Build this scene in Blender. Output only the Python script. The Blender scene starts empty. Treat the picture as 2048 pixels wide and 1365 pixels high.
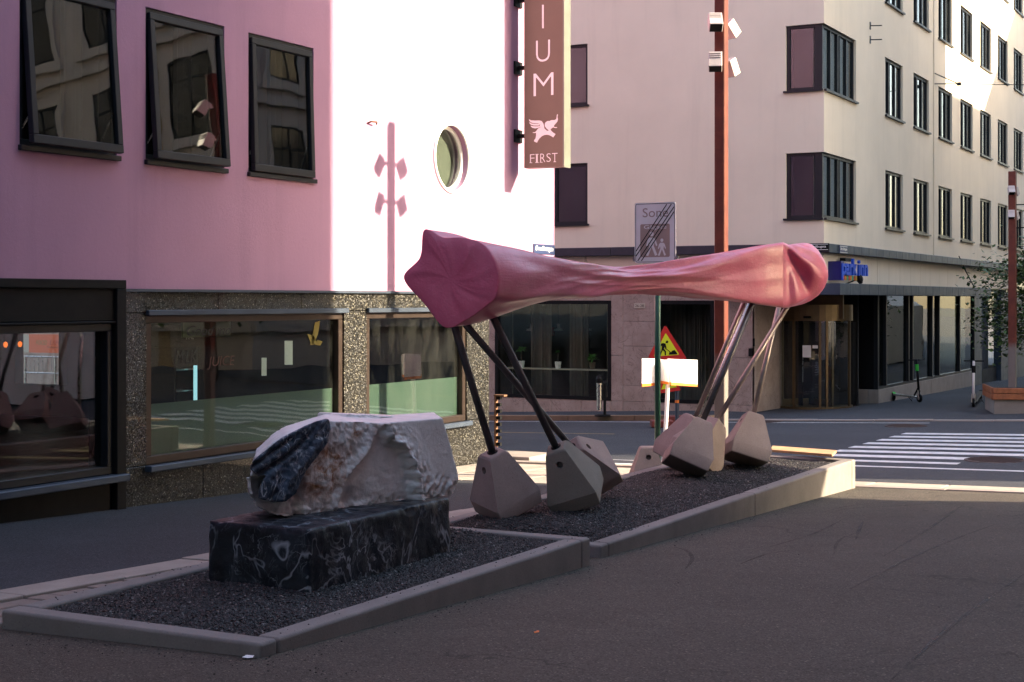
import bpy, bmesh, math, random
import numpy as np
from mathutils import Vector, Matrix, noise
random.seed(7); rng = np.random.default_rng(7)
S = bpy.context.scene
COL = S.collection
sin, cos, PI = math.sin, math.cos, math.pi

# ------------------------------------------------------------------ camera
TH = math.radians(28.1)
CAM = Vector((0, 0, 1.56))
FW = Vector((-sin(TH), cos(TH), 0)); RT = Vector((cos(TH), sin(TH), 0))
FPX, CX, CY = 3050.0, 1024.0, 600.0
cd = bpy.data.cameras.new('camera'); cam = bpy.data.objects.new('camera', cd); COL.objects.link(cam)
cam.location = CAM; cam.rotation_euler = (PI/2, 0, TH)
cd.sensor_width = 36; cd.lens = FPX/2048*36
cd.shift_y = -(682.5-CY)/2048
cd.clip_start = .05; cd.clip_end = 1200
S.camera = cam
# ------------------------------------------------------------------ light
K_SUN = .36; EL = math.radians(22)
L = Vector((-1, -K_SUN, 0)).normalized()*cos(EL) + Vector((0, 0, -sin(EL)))
w = bpy.data.worlds.new('World'); S.world = w; w.use_nodes = True
nt = w.node_tree
sky = nt.nodes.new('ShaderNodeTexSky'); sky.sky_type = 'NISHITA'; sky.sun_disc = False
sky.sun_elevation = EL; sky.sun_rotation = math.atan2(1, K_SUN); sky.air_density = 1.0; sky.dust_density = 2.5; sky.ozone_density = .4
bg = nt.nodes['Background']; bg.inputs[1].default_value = .15
nt.links.new(sky.outputs[0], bg.inputs[0])
sd = bpy.data.lights.new('sun', 'SUN'); sd.energy = 4.0; sd.angle = math.radians(.5); sd.color = (1, .83, .60)
so = bpy.data.objects.new('sun', sd); COL.objects.link(so); so.rotation_euler = L.to_track_quat('-Z', 'Y').to_euler()
so.location = (40, 20, 40)
S.view_settings.view_transform = 'Standard'; S.view_settings.look = 'None'
S.view_settings.exposure = 2.2; S.view_settings.gamma = 1
S.view_settings.use_curve_mapping = False
S.cycles.max_bounces = 8; S.cycles.transparent_max_bounces = 16
S.cycles.caustics_reflective = False; S.cycles.caustics_refractive = False
S.cycles.sample_clamp_indirect = 6
S.cycles.use_denoising = True

# ------------------------------------------------------------------ survey helpers
def ray(px, py):
    r = (px-CX)/FPX
    return Vector((RT.x*r+FW.x, RT.y*r+FW.y, (CY-py)/FPX))
def at(px, py, d): return CAM+ray(px, py)*d
def onX(px, py, X):
    v = ray(px, py); return CAM+v*(X/v.x)
def onY(px, py, Y):
    v = ray(px, py); return CAM+v*(Y/v.y)
def Hd(x, y):
    xx = max(-60, min(6, x)); yy = max(-40, min(90, y))
    if yy <= 22: return 1.879+.0338*(yy-6.51)-.0195*(xx+4.93)
    c = .0195+.0205*min((yy-22)/14.7, 1)
    return 1.879+.0338*15.49+.012*(yy-22)-c*(xx+4.93)
def gz(x, y): return 1.56-Hd(x, y)
def onG(px, py, dz=0):
    v = ray(px, py); d = 10.
    for _ in range(60):
        p = CAM+v*d; h = Hd(p.x, p.y)-dz
        d += .7*(h/(-v.z)-d)
    return CAM+v*d

# ------------------------------------------------------------------ materials
class NT:
    def __init__(s, name):
        s.m = bpy.data.materials.new(name); s.m.use_nodes = True
        s.t = s.m.node_tree; s.n = s.t.nodes; s.l = s.t.links
        s.p = s.n['Principled BSDF']; s.out = s.n['Material Output']
        s._tc = None
    def N(s, typ): return s.n.new(typ)
    def k(s, a, b): s.l.new(a, b)
    def tc(s, scale=None, rot=None):
        if s._tc is None: s._tc = s.N('ShaderNodeTexCoord')
        o = s._tc.outputs['Object']
        if scale is None and rot is None: return o
        m = s.N('ShaderNodeMapping'); s.k(o, m.inputs[0])
        if scale: m.inputs['Scale'].default_value = scale
        if rot: m.inputs['Rotation'].default_value = rot
        return m.outputs[0]
    def noise(s, sc, det=4, ro=.55, vec=None, dist=0):
        n = s.N('ShaderNodeTexNoise'); n.inputs['Scale'].default_value = sc
        n.inputs['Detail'].default_value = det; n.inputs['Roughness'].default_value = ro
        n.inputs['Distortion'].default_value = dist
        s.k(vec or s.tc(), n.inputs['Vector']); return n.outputs[0]
    def vor(s, sc, feature='F1', vec=None, out='Distance', rnd=1):
        n = s.N('ShaderNodeTexVoronoi'); n.feature = feature; n.inputs['Scale'].default_value = sc
        n.inputs['Randomness'].default_value = rnd
        s.k(vec or s.tc(), n.inputs['Vector']); return n.outputs[out]
    def ramp(s, f, stops, interp='LINEAR'):
        r = s.N('ShaderNodeValToRGB'); r.color_ramp.interpolation = interp
        e = r.color_ramp.elements
        while len(e) < len(stops): e.new(.5)
        for q, (pos, c) in zip(e, stops):
            q.position = pos; q.color = (c, c, c, 1) if not hasattr(c, '__len__') else (*c, 1)
        s.k(f, r.inputs[0]); return r.outputs[0]
    def mix(s, f, a, b, mode='MIX'):
        m = s.N('ShaderNodeMix'); m.data_type = 'RGBA'; m.blend_type = mode
        for i, v in ((0, f), (6, a), (7, b)):
            if hasattr(v, 'is_linked'): s.k(v, m.inputs[i])
            elif i == 0: m.inputs[0].default_value = v
            else: m.inputs[i].default_value = (*v, 1) if len(v) == 3 else v
        return m.outputs[2]
    def math(s, op, a, b=0.):
        m = s.N('ShaderNodeMath'); m.operation = op
        for i, v in ((0, a), (1, b)):
            if hasattr(v, 'is_linked'): s.k(v, m.inputs[i])
            else: m.inputs[i].default_value = v
        return m.outputs[0]
    def bump(s, h, st=.3, dist=.01, nrm=None):
        b = s.N('ShaderNodeBump'); b.inputs['Strength'].default_value = st; b.inputs['Distance'].default_value = dist
        s.k(h, b.inputs['Height'])
        if nrm: s.k(nrm, b.inputs['Normal'])
        return b.outputs[0]
    def fin(s, col=None, rough=None, nrm=None, metal=0, spec=.5, coat=0):
        for v, key in ((col, 'Base Color'), (rough, 'Roughness')):
            if v is None: continue
            if hasattr(v, 'is_linked'): s.k(v, s.p.inputs[key])
            else: s.p.inputs[key].default_value = (*v, 1) if hasattr(v, '__len__') else v
        if nrm: s.k(nrm, s.p.inputs['Normal'])
        s.p.inputs['Metallic'].default_value = metal
        s.p.inputs['Specular IOR Level'].default_value = spec
        s.p.inputs['Coat Weight'].default_value = coat
        return s.m
def tone(c, k): return tuple(min(1, x*k) for x in c)
def mk(name, c, rough=.6, var=.12, sc=3., bsc=40., bst=.15, metal=0, spec=.5, coat=0, bd=.01):
    t = NT(name)
    col = t.mix(t.ramp(t.noise(sc, 6, .6), [(.3, 0.), (.7, 1.)]), tone(c, 1-var), tone(c, 1+var))
    nrm = t.bump(t.noise(bsc, 3), bst, bd) if bst else None
    rr = t.ramp(t.noise(sc*2.3, 4), [(.3, max(0, rough-.06)), (.7, min(1, rough+.06))])
    return t.fin(col, rr, nrm, metal, spec, coat)

def m_stucco(name, c, stain=.18, bump=.5):
    t = NT(name)
    big = t.ramp(t.noise(.45, 5, .6), [(.3, 0.), (.7, 1.)])
    col = t.mix(big, tone(c, .93), tone(c, 1.05))
    streak = t.ramp(t.noise(1., 6, .65, t.tc((2.2, 2.2, .16))), [(.52, 0.), (.78, 1.)])
    col = t.mix(t.math('MULTIPLY', streak, stain), col, tone(c, .55))
    spot = t.ramp(t.noise(9, 4, .6), [(.66, 0.), (.76, 1.)])
    col = t.mix(t.math('MULTIPLY', spot, .22), col, tone(c, .6))
    h = t.math('ADD', t.noise(120, 4, .7), t.math('MULTIPLY', t.noise(22, 3), .8))
    return t.fin(col, .88, t.bump(h, bump, .006), spec=.25)
def m_asphalt(name, c, scale=1., stain=.5, crack=.0):
    t = NT(name)
    a = t.ramp(t.noise(.3, 7, .66), [(.32, 0.), (.68, 1.)])
    col = t.mix(a, tone(c, .70), tone(c, 1.22))
    b = t.ramp(t.noise(1.9, 8, .72), [(.42, 0.), (.7, 1.)])
    col = t.mix(t.math('MULTIPLY', b, stain), col, tone(c, .5))
    gum = t.math('MULTIPLY', t.ramp(t.vor(2.3), [(.05, 1.), (.075, 0.)]), t.ramp(t.noise(1.1, 2), [(.5, 0.), (.6, .7)]))
    col = t.mix(gum, col, tone(c, .3))
    sp = t.vor(105*scale, out='Color')
    g = t.N('ShaderNodeSeparateColor'); t.k(sp, g.inputs[0])
    col = t.mix(t.ramp(g.outputs[0], [(.0, 0.), (.55, .08), (.95, .3), (1., 1.)]), col, tone(c, 2.7))
    col = t.mix(t.ramp(g.outputs[1], [(.55, 0.), (1., .75)]), col, tone(c, .25))
    if crack:
        wv = t.N('ShaderNodeVectorMath'); wv.operation = 'ADD'
        nz = t.N('ShaderNodeTexNoise'); nz.inputs['Scale'].default_value = 2.2; nz.inputs['Detail'].default_value = 5
        t.k(t.tc(), nz.inputs['Vector']); t.k(t.tc(), wv.inputs[0]); t.k(nz.outputs[1], wv.inputs[1])
        e = t.vor(.33, 'DISTANCE_TO_EDGE', wv.outputs[0])
        e = t.math('MULTIPLY', t.ramp(e, [(0., 1.), (.006, 0.)]), t.ramp(t.noise(.5, 3), [(.52, 0.), (.6, 1.)]))
        col = t.mix(t.math('MULTIPLY', e, crack), col, tone(c, .25))
    h = t.math('ADD', t.vor(130*scale), t.math('MULTIPLY', t.noise(40, 4), .6))
    return t.fin(col, .82, t.bump(h, .75, .008), spec=.3)
def m_concrete(name, c, rough=.85, pores=1.):
    t = NT(name)
    a = t.ramp(t.noise(2.2, 6, .62), [(.3, 0.), (.7, 1.)])
    col = t.mix(a, tone(c, .82), tone(c, 1.12))
    g = t.ramp(t.noise(70, 3, .6), [(.35, 0.), (.7, 1.)])
    col = t.mix(t.math('MULTIPLY', g, .3), col, tone(c, .6))
    po = t.ramp(t.vor(46), [(.1, 1.), (.17, 0.)])
    po = t.math('MULTIPLY', po, t.ramp(t.noise(13, 2), [(.5, 0.), (.6, 1.)]))
    col = t.mix(t.math('MULTIPLY', po, .75*pores), col, tone(c, .2))
    st = t.ramp(t.noise(3., 5, .6, t.tc((1, 1, .22))), [(.54, 0.), (.8, 1.)])
    col = t.mix(t.math('MULTIPLY', st, .45), col, tone(c, .5))
    h = t.math('SUBTRACT', t.noise(90, 4, .65), t.math('MULTIPLY', po, 1.2))
    return t.fin(col, rough, t.bump(h, .4, .006), spec=.3)
def m_granite(name):
    """dark polished larvikite: black matrix with feldspar flakes that flash at their own angles"""
    t = NT(name)
    f = t.vor(100, out='Color'); g = t.N('ShaderNodeSeparateColor'); t.k(f, g.inputs[0])
    base = t.mix(t.ramp(t.noise(22, 6, .75), [(.35, 0.), (.68, 1.)]), (.004, .0037, .003), (.017, .015, .010))
    fl = t.ramp(g.outputs[0], [(.74, 0.), (.88, 1.)])
    col = t.mix(fl, base, (.050, .046, .034))
    col = t.mix(t.ramp(g.outputs[1], [(.965, 0.), (.985, 1.)]), col, (.34, .33, .28))
    vm = t.N('ShaderNodeVectorMath'); vm.operation = 'SUBTRACT'; t.k(f, vm.inputs[0]); vm.inputs[1].default_value = (.5, .5, .5)
    sc = t.N('ShaderNodeVectorMath'); sc.operation = 'SCALE'; sc.inputs[3].default_value = .9; t.k(vm.outputs[0], sc.inputs[0])
    ge = t.N('ShaderNodeNewGeometry'); ad = t.N('ShaderNodeVectorMath'); ad.operation = 'ADD'; t.k(ge.outputs['Normal'], ad.inputs[0]); t.k(sc.outputs[0], ad.inputs[1])
    nm = t.N('ShaderNodeVectorMath'); nm.operation = 'NORMALIZE'; t.k(ad.outputs[0], nm.inputs[0])
    m = t.fin(col, .4, nm.outputs[0], 0, .3, .6)
    t.k(fl, t.p.inputs['Metallic']); t.p.inputs['Coat Roughness'].default_value = .04
    return m
def veins(t, sc, vec, wid=.03, dist=1.2, det=5):
    n = t.noise(sc, det, .6, vec, dist)
    a = t.math('ABSOLUTE', t.math('SUBTRACT', n, .5))
    return t.ramp(a, [(0., 1.), (wid, 0.)])
def m_black_marble(name, base=(.005, .0065, .010), base2=(.026, .034, .046), vein=(.32, .35, .39), rough=.42, vs=1.):
    t = NT(name)
    v = t.tc()
    wv = t.N('ShaderNodeVectorMath'); wv.operation = 'ADD'
    nz = t.N('ShaderNodeTexNoise'); nz.inputs['Scale'].default_value = 3*vs; nz.inputs['Detail'].default_value = 6
    sc = t.N('ShaderNodeVectorMath'); sc.operation = 'SCALE'; sc.inputs[3].default_value = .35/vs
    t.k(v, nz.inputs['Vector']); t.k(nz.outputs[1], sc.inputs[0]); t.k(v, wv.inputs[0]); t.k(sc.outputs[0], wv.inputs[1])
    mk1 = t.ramp(t.noise(3*vs, 3), [(.42, 0.), (.6, 1.)]); mk2 = t.ramp(t.noise(4.3*vs, 3), [(.45, 0.), (.62, 1.)])
    v1 = t.math('MULTIPLY', veins(t, 1.7*vs, t.tc((1, 1.6, 1)), .024, 1.4, 3), mk1)
    v2 = t.math('MULTIPLY', veins(t, 3.6*vs, wv.outputs[0], .012, .8, 4), mk2)
    v3 = t.math('MULTIPLY', veins(t, 7*vs, t.tc((1.4, .8, .6), (.5, .3, .9)), .02, 2., 5), t.math('MULTIPLY', mk2, .6))
    cl = t.ramp(t.noise(2.5*vs, 7, .7, None, .6), [(.5, 0.), (.8, .8)])
    col = t.mix(t.ramp(t.noise(6*vs, 6, .65), [(.35, 0.), (.75, 1.)]), base, base2)
    col = t.mix(t.math('MULTIPLY', cl, .4), col, tone(base2, 3.))
    col = t.mix(v3, col, tone(vein, .4)); col = t.mix(v2, col, tone(vein, .65)); col = t.mix(v1, col, vein)
    return t, col
def m_glass(name, tint=(.9, .95, .93), ior=1.75, rough=0., overlay=.03):
    t = NT(name); t.n.remove(t.p)
    tr = t.N('ShaderNodeBsdfTransparent'); tr.inputs[0].default_value = (*tint, 1)
    gl = t.N('ShaderNodeBsdfGlossy'); gl.inputs['Roughness'].default_value = rough
    fr = t.N('ShaderNodeFresnel'); ge = t.N('ShaderNodeNewGeometry')
    t.k(t.math('POWER', ior, t.math('SUBTRACT', 1., t.math('MULTIPLY', ge.outputs['Backfacing'], 2.))), fr.inputs[0])
    wav = t.bump(t.noise(.9, 2), .05, .05); t.k(wav, gl.inputs['Normal'])
    m = t.N('ShaderNodeMixShader'); t.k(fr.outputs[0], m.inputs[0]); t.k(tr.outputs[0], m.inputs[1]); t.k(gl.outputs[0], m.inputs[2])
    df = t.N('ShaderNodeBsdfDiffuse'); df.inputs[0].default_value = (.6, .6, .56, 1)  # thin patchy dirt on the glass
    m2 = t.N('ShaderNodeMixShader')
    t.k(t.math('MULTIPLY', t.ramp(t.noise(3, 6, .7, t.tc((1, 1, .4))), [(.45, 0.), (.9, 1.)]), overlay), m2.inputs[0])
    t.k(m.outputs[0], m2.inputs[1]); t.k(df.outputs[0], m2.inputs[2])
    t.k(m2.outputs[0], t.out.inputs[0]); return t.m
def m_emit(name, c, s):
    t = NT(name); t.fin(c, .5); t.p.inputs['Emission Color'].default_value = (*c, 1); t.p.inputs['Emission Strength'].default_value = s
    return t.m

PINK = m_stucco('pink_stucco', (.45, .26, .375), .3)
CREAM = m_stucco('cream_render', (.80, .70, .55), .2, .3)
STONE = m_stucco('pale_stone', (.43, .395, .355), .3)
ASPH = m_asphalt('plaza_asphalt', (.080, .068, .053), crack=.8)
ROADM = m_asphalt('road_asphalt', (.050, .053, .064), stain=.35)
WALKM = m_asphalt('pavement_asphalt', (.043, .047, .055), 1.1)
FARM = m_asphalt('far_pavement_asphalt', (.045, .050, .060), 1.)
PAINT = mk('road_paint', (.62, .62, .62), .7, .25, 6, 60, .3)
YPAINT = mk('yellow_paint', (.45, .3, .1), .7, .3, 6)
KERBG = m_concrete('kerb_granite', (.36, .31, .27))
KERBB = m_concrete('brown_kerb_granite', (.25, .17, .11))
COBB = m_concrete('cobble_stone', (.26, .21, .18))
CONC = m_concrete('planter_concrete', (.25, .23, .212))
FOOTM = m_concrete('foot_concrete', (.42, .345, .31))
FOOTM2 = m_concrete('mossy_foot_concrete', (.30, .27, .22))
GRAN = m_granite('speckled_granite')
METAL = mk('dark_window_metal', (.010, .012, .016), .42, .1, 4, 0, 0, 0, .35)
BROWNM = mk('bronze_frame_metal', (.05, .035, .028), .4, .1, 4, 0, 0, .5)
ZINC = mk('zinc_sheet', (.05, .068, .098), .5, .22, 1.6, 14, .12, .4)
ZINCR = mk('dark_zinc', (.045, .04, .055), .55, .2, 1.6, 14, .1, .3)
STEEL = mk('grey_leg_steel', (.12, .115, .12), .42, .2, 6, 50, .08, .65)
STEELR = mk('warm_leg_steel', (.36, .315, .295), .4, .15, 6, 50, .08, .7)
BRUSH = mk('brushed_steel', (.5, .49, .47), .3, .1, 6, 0, 0, .95)
BRASS = mk('brass_door_frame', (.16, .11, .058), .4, .12, 5, 0, 0, .75)
BLACK = mk('matt_black', (.004, .004, .0045), .6, .1, 4, 0, 0, 0, .2)
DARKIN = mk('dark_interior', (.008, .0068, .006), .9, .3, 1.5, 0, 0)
DARKFL = mk('dark_wood_floor', (.05, .035, .025), .5, .3, 3, 0, 0)
WHITE = mk('white_enamel', (.92, .91, .88), .45, .04, 4, 0, 0)
CURT = mk('sheer_curtain', (.22, .2, .16), .9, .15, 3, 0, 0)
CURTW = mk('pale_curtain', (.17, .17, .165), .9, .1, 3, 0, 0)
GLASS = m_glass('shop_glass', (.84, .9, .87), 1.75)
GLASSD = m_glass('upper_glass', (.6, .65, .62), 1.9)
GLASSC = m_glass('hotel_glass', (.72, .8, .82), 1.95)
WOOD = mk('bench_wood', (.28, .10, .04), .6, .3, 8, 30, .2)
PLANKM = mk('ply_plank', (.5, .3, .15), .6, .2, 5, 40, .2)
GREENP = mk('green_pole_paint', (.03, .13, .085), .35, .15, 5, 0, 0)
REDP = mk('red_sign_paint', (.55, .02, .02), .45, .08, 4, 0, 0)
YELP = mk('fluorescent_yellow', (.66, .75, .02), .5, .05, 4, 0, 0)
ORGP = mk('orange_sign_paint', (.85, .2, .02), .5, .05, 4, 0, 0)
RUBBER = mk('red_rubber_foot', (.16, .035, .03), .8, .2, 6, 50, .2)
LIMEG = mk('lime_green_plastic', (.03, .5, .04), .4, .05, 4, 0, 0)
BLUE = mk('blue_letter_plastic', (.004, .07, .55), .5, .08, 4, 0, 0)
BLUED = mk('dark_blue_box', (.008, .01, .14), .35, .08, 4, 0, 0)
TAN = mk('sign_bronze_paint', (.17, .125, .085), .5, .05, 2, 0, 0)
SIGNW = mk('sign_white_letters', (.9, .88, .84), .5, .03, 4, 0, 0)
FADED = mk('faded_grey_brown_print', (.46, .35, .29), .5, .05, 4, 0, 0)
NAVY = mk('street_sign_navy', (.02, .035, .10), .4, .1, 4, 0, 0)
LEAF = mk('leaf_green', (.045, .105, .022), .55, .5, 1.8, 0, 0)
LEAFP = mk('house_plant_green', (.10, .28, .05), .5, .3, 5, 0, 0)
BARK = mk('bark', (.06, .045, .035), .9, .3, 8, 40, .5)
TENT = mk('white_tent_fabric', (.75, .74, .7), .8, .06, 1.5, 4, .3)
COVERI = m_concrete('worn_iron', (.10, .075, .068))

t = NT('corten_and_grey_steel')
sep = t.N('ShaderNodeSeparateXYZ'); t.k(t.tc(), sep.inputs[0])
edge = t.math('ADD', sep.outputs[2], t.math('MULTIPLY', t.math('SUBTRACT', t.noise(7, 4), .5), .25))
rust = t.mix(t.ramp(t.noise(5, 6, .65), [(.3, 0.), (.7, 1.)]), (.085, .014, .007), (.16, .034, .014))
RUST = t.fin(t.mix(t.ramp(t.math('MULTIPLY', edge, .2), [(.30, 0.), (.33, 1.)]), (.17, .15, .135), rust), .55, t.bump(t.noise(60, 4), .2, .004), 0, .5)

t = NT('pink_fibreglass')
n1 = t.ramp(t.noise(2.4, 6, .6), [(.3, 0.), (.7, 1.)])
col = t.mix(n1, (.64, .105, .19), (.76, .17, .27))
stv = t.tc((14, 2.2, 14))
st = t.noise(3.2, 5, .65, stv)
col = t.mix(t.math('MULTIPLY', t.ramp(st, [(.5, 0.), (.75, 1.)]), .3), col, (.7, .28, .34))
h = t.math('ADD', t.math('ADD', t.math('MULTIPLY', st, 1.), t.math('MULTIPLY', t.noise(26, 6, .65), .6)), t.math('MULTIPLY', t.noise(8, 4, .6, None, .6), .8))
PINKB = t.fin(col, t.ramp(t.noise(5, 4), [(.3, .34), (.7, .5)]), t.bump(h, .26, .014), 0, .5, .35); t.p.inputs['Coat Roughness'].default_value = .28

t, col = m_black_marble('black_veined_marble')
st = t.math('MULTIPLY', t.ramp(t.noise(2.3, 5, .65, t.tc((1, 1.2, .7))), [(.52, 0.), (.64, 1.)]), .75)
sx = t.N('ShaderNodeSeparateXYZ'); t.k(t.tc(), sx.inputs[0])
st = t.math('MULTIPLY', st, t.ramp(sx.outputs[1], [(.2, 0.), (.5, 1.)]))
col = t.mix(st, col, (.19, .15, .11))
BMARB = t.fin(col, t.ramp(t.noise(9, 5), [(.3, .3), (.7, .55)]), t.bump(t.noise(24, 6, .7), .5, .012), spec=.25)
t, col = m_black_marble('blue_black_marble', (.020, .036, .060), (.070, .10, .150), (.5, .55, .6), .5, 2.2)
CMARB = t.fin(col, .5, t.bump(t.noise(40, 6, .7), .6, .01), spec=.35)
t = NT('white_marble')
base = t.mix(t.ramp(t.noise(3, 7, .65), [(.3, 0.), (.7, 1.)]), (.67, .655, .635), (.87, .865, .855))
gv = t.ramp(t.noise(5, 7, .7, t.tc((1, .6, 1.6)), 1.2), [(.52, 0.), (.75, .5)])
col = t.mix(gv, base, (.36, .37, .40))
atn = t.N('ShaderNodeAttribute'); atn.attribute_name = 'stain'; atn.attribute_type = 'GEOMETRY'
sm = t.math('MULTIPLY', t.ramp(t.noise(7, 8, .72, None, .8), [(.44, 0.), (.60, 1.)]), atn.outputs['Fac'])
brn = t.mix(t.noise(16, 5), (.30, .15, .055), (.42, .22, .13))
col = t.mix(sm, col, brn)
atc = t.N('ShaderNodeAttribute'); atc.attribute_name = 'overlay'; atc.attribute_type = 'GEOMETRY'
col = t.mix(atc.outputs['Fac'], col, (.27, .19, .13))
WMARB = t.fin(col, .55, t.bump(t.math('ADD', t.noise(34, 7, .75), t.math('MULTIPLY', t.noise(110, 4), .5)), .55, .012), spec=.35)
t = NT('pinkish_marble_cladding')
base = t.mix(t.ramp(t.noise(1.6, 6, .65), [(.3, 0.), (.7, 1.)]), (.30, .22, .18), (.44, .345, .29))
v = veins(t, 1.5, t.tc((1, 1, .7)), .012, 2.2, 6); v2 = veins(t, 3.3, None, .014, 1.6, 6)
col = t.mix(t.math('MULTIPLY', v, .75), base, (.13, .085, .075)); col = t.mix(t.math('MULTIPLY', v2, .4), col, (.16, .11, .09))
PMARB = t.fin(col, .5, t.bump(t.noise(20, 4), .1, .005), spec=.4)
t = NT('frosted_film')
FILM = t.fin(t.mix(t.noise(2, 4), (.085, .120, .098), (.105, .145, .118)), .4, None, spec=.4)
t = NT('grey_gravel')
f = t.vor(55, out='Color'); g = t.N('ShaderNodeSeparateColor'); t.k(f, g.inputs[0])
GRAV = t.fin(t.mix(t.ramp(g.outputs[0], [(.2, 0.), (1., 1.)]), (.006, .0058, .006), (.024, .022, .021)), .75, t.bump(t.vor(55), .8, .02))
GRAVP = t.m
GRAVL = mk('gravel_chip', (.015, .014, .014), .6, .75, 38, 0, 0)
GRAVW = mk('pale_gravel_chip', (.15, .14, .13), .6, .4, 30, 0, 0)

# ------------------------------------------------------------------ mesh builder
class MB:
    def __init__(s, T=None): s.v = []; s.f = []; s.mi = []; s.T = T; s.cur = 0
    def add(s, vs, fs):
        o = len(s.v)
        for p in vs:
            p = Vector(p); s.v.append(s.T(p) if s.T else p)
        for f in fs: s.f.append([i+o for i in f]); s.mi.append(s.cur)
        return s
    def hexa(s, p): return s.add(p, [(0, 3, 2, 1), (4, 5, 6, 7), (0, 1, 5, 4), (1, 2, 6, 5), (2, 3, 7, 6), (3, 0, 4, 7)])
    def box(s, x0, x1, y0, y1, z0, z1):
        return s.hexa([(x0, y0, z0), (x1, y0, z0), (x1, y1, z0), (x0, y1, z0), (x0, y0, z1), (x1, y0, z1), (x1, y1, z1), (x0, y1, z1)])
    def obox(s, c, ax, ay, az):
        c, ax, ay, az = Vector(c), Vector(ax), Vector(ay), Vector(az)
        return s.hexa([c-ax-ay-az, c+ax-ay-az, c+ax+ay-az, c-ax+ay-az, c-ax-ay+az, c+ax-ay+az, c+ax+ay+az, c-ax+ay+az])
    def quad(s, a, b, c, d): return s.add([a, b, c, d], [(0, 1, 2, 3)])
    def prism(s, pts, vec):
        n = len(pts); vec = Vector(vec); pts = [Vector(p) for p in pts]
        return s.add(pts+[p+vec for p in pts], [list(range(n))[::-1], [i+n for i in range(n)]]+[[i, (i+1) % n, (i+1) % n+n, i+n] for i in range(n)])
    def tube(s, path, r, n=12, cap=True):
        path = [Vector(p) for p in path]; rr = r if hasattr(r, '__len__') else [r]*len(path)
        vs = []; fs = []; prev = None
        for i, p in enumerate(path):
            d = (path[min(i+1, len(path)-1)]-path[max(i-1, 0)]).normalized()
            if prev is None: a = d.orthogonal().normalized()
            else: a = (prev-d*prev.dot(d)).normalized()
            prev = a; b = d.cross(a)
            vs += [p+(a*cos(2*PI*k/n)+b*sin(2*PI*k/n))*rr[i] for k in range(n)]
        for i in range(len(path)-1):
            for k in range(n):
                fs.append((i*n+k, i*n+(k+1) % n, (i+1)*n+(k+1) % n, (i+1)*n+k))
        if cap: fs += [list(range(n))[::-1], [(len(path)-1)*n+k for k in range(n)]]
        return s.add(vs, fs)
    def lathe(s, prof, o, n=20, ax=(0, 0, 1)):
        ax = Vector(ax).normalized(); a = ax.orthogonal().normalized(); b = ax.cross(a); o = Vector(o)
        vs = []; fs = []
        for r, h in prof: vs += [o+ax*h+(a*cos(2*PI*k/n)+b*sin(2*PI*k/n))*r for k in range(n)]
        for i in range(len(prof)-1):
            for k in range(n): fs.append((i*n+k, i*n+(k+1) % n, (i+1)*n+(k+1) % n, (i+1)*n+k))
        fs += [list(range(n))[::-1], [(len(prof)-1)*n+k for k in range(n)]]
        return s.add(vs, fs)
    def build(s, name, mats, parent=None, bevel=0, smooth=False, seg=2, weld=False, **props):
        me = bpy.data.meshes.new(name)
        off = wl(parent) if parent else Vector((0, 0, 0))
        if parent is None and props.get('loc') is not None: off = Vector(props['loc'])
        me.from_pydata([tuple(p-off) for p in s.v], [], s.f)
        mats = mats if isinstance(mats, (list, tuple)) else [mats]
        for m in mats: me.materials.append(m)
        if len(mats) > 1: me.polygons.foreach_set('material_index', s.mi)
        if smooth: me.polygons.foreach_set('use_smooth', [True]*len(me.polygons))
        me.update()
        bm = bmesh.new(); bm.from_mesh(me)
        if weld: bmesh.ops.remove_doubles(bm, verts=bm.verts, dist=1e-4)
        bmesh.ops.recalc_face_normals(bm, faces=bm.faces); bm.to_mesh(me); bm.free()
        o = bpy.data.objects.new(name, me); COL.objects.link(o)
        if parent: o.parent = parent
        elif props.get('loc') is not None: o.location = props['loc']
        props.pop('loc', None)
        for k, v in props.items():
            if v is not None: o[k] = v
        if bevel:
            b = o.modifiers.new('bevel', 'BEVEL'); b.width = bevel; b.segments = seg; b.limit_method = 'ANGLE'; b.angle_limit = .6
            if smooth is False and seg > 1: me.polygons.foreach_set('use_smooth', [True]*len(me.polygons)); b.harden_normals = True
        return o
def wl(o):
    p = Vector((0, 0, 0))
    while o is not None: p = p+o.location; o = o.parent
    return p
def thing(name, label, cat, loc, group=None):
    o = bpy.data.objects.new(name, None); COL.objects.link(o); o.location = loc; o.empty_display_size = .2
    o['label'] = label; o['category'] = cat
    if group: o['group'] = group
    return o
def copy_tree(o, parent=None, delta=None):
    c = o.copy(); COL.objects.link(c)
    if parent is not None: c.parent = parent
    if delta is not None: c.location = c.location+Vector(delta)
    for ch in o.children: copy_tree(ch, c)
    return c
def raw_mesh(name, V, Fc, mat, parent=None, smooth=False, **props):
    me = bpy.data.meshes.new(name); off = wl(parent) if parent else Vector((0, 0, 0))
    V = np.asarray(V, dtype=float)-np.array(off)
    me.from_pydata(V.tolist(), [], Fc if isinstance(Fc, list) else Fc.tolist())
    me.materials.append(mat); me.update()
    if smooth: me.polygons.foreach_set('use_smooth', [True]*len(me.polygons))
    o = bpy.data.objects.new(name, me); COL.objects.link(o)
    if parent: o.parent = parent
    for k, v in props.items(): o[k] = v
    return o
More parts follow.
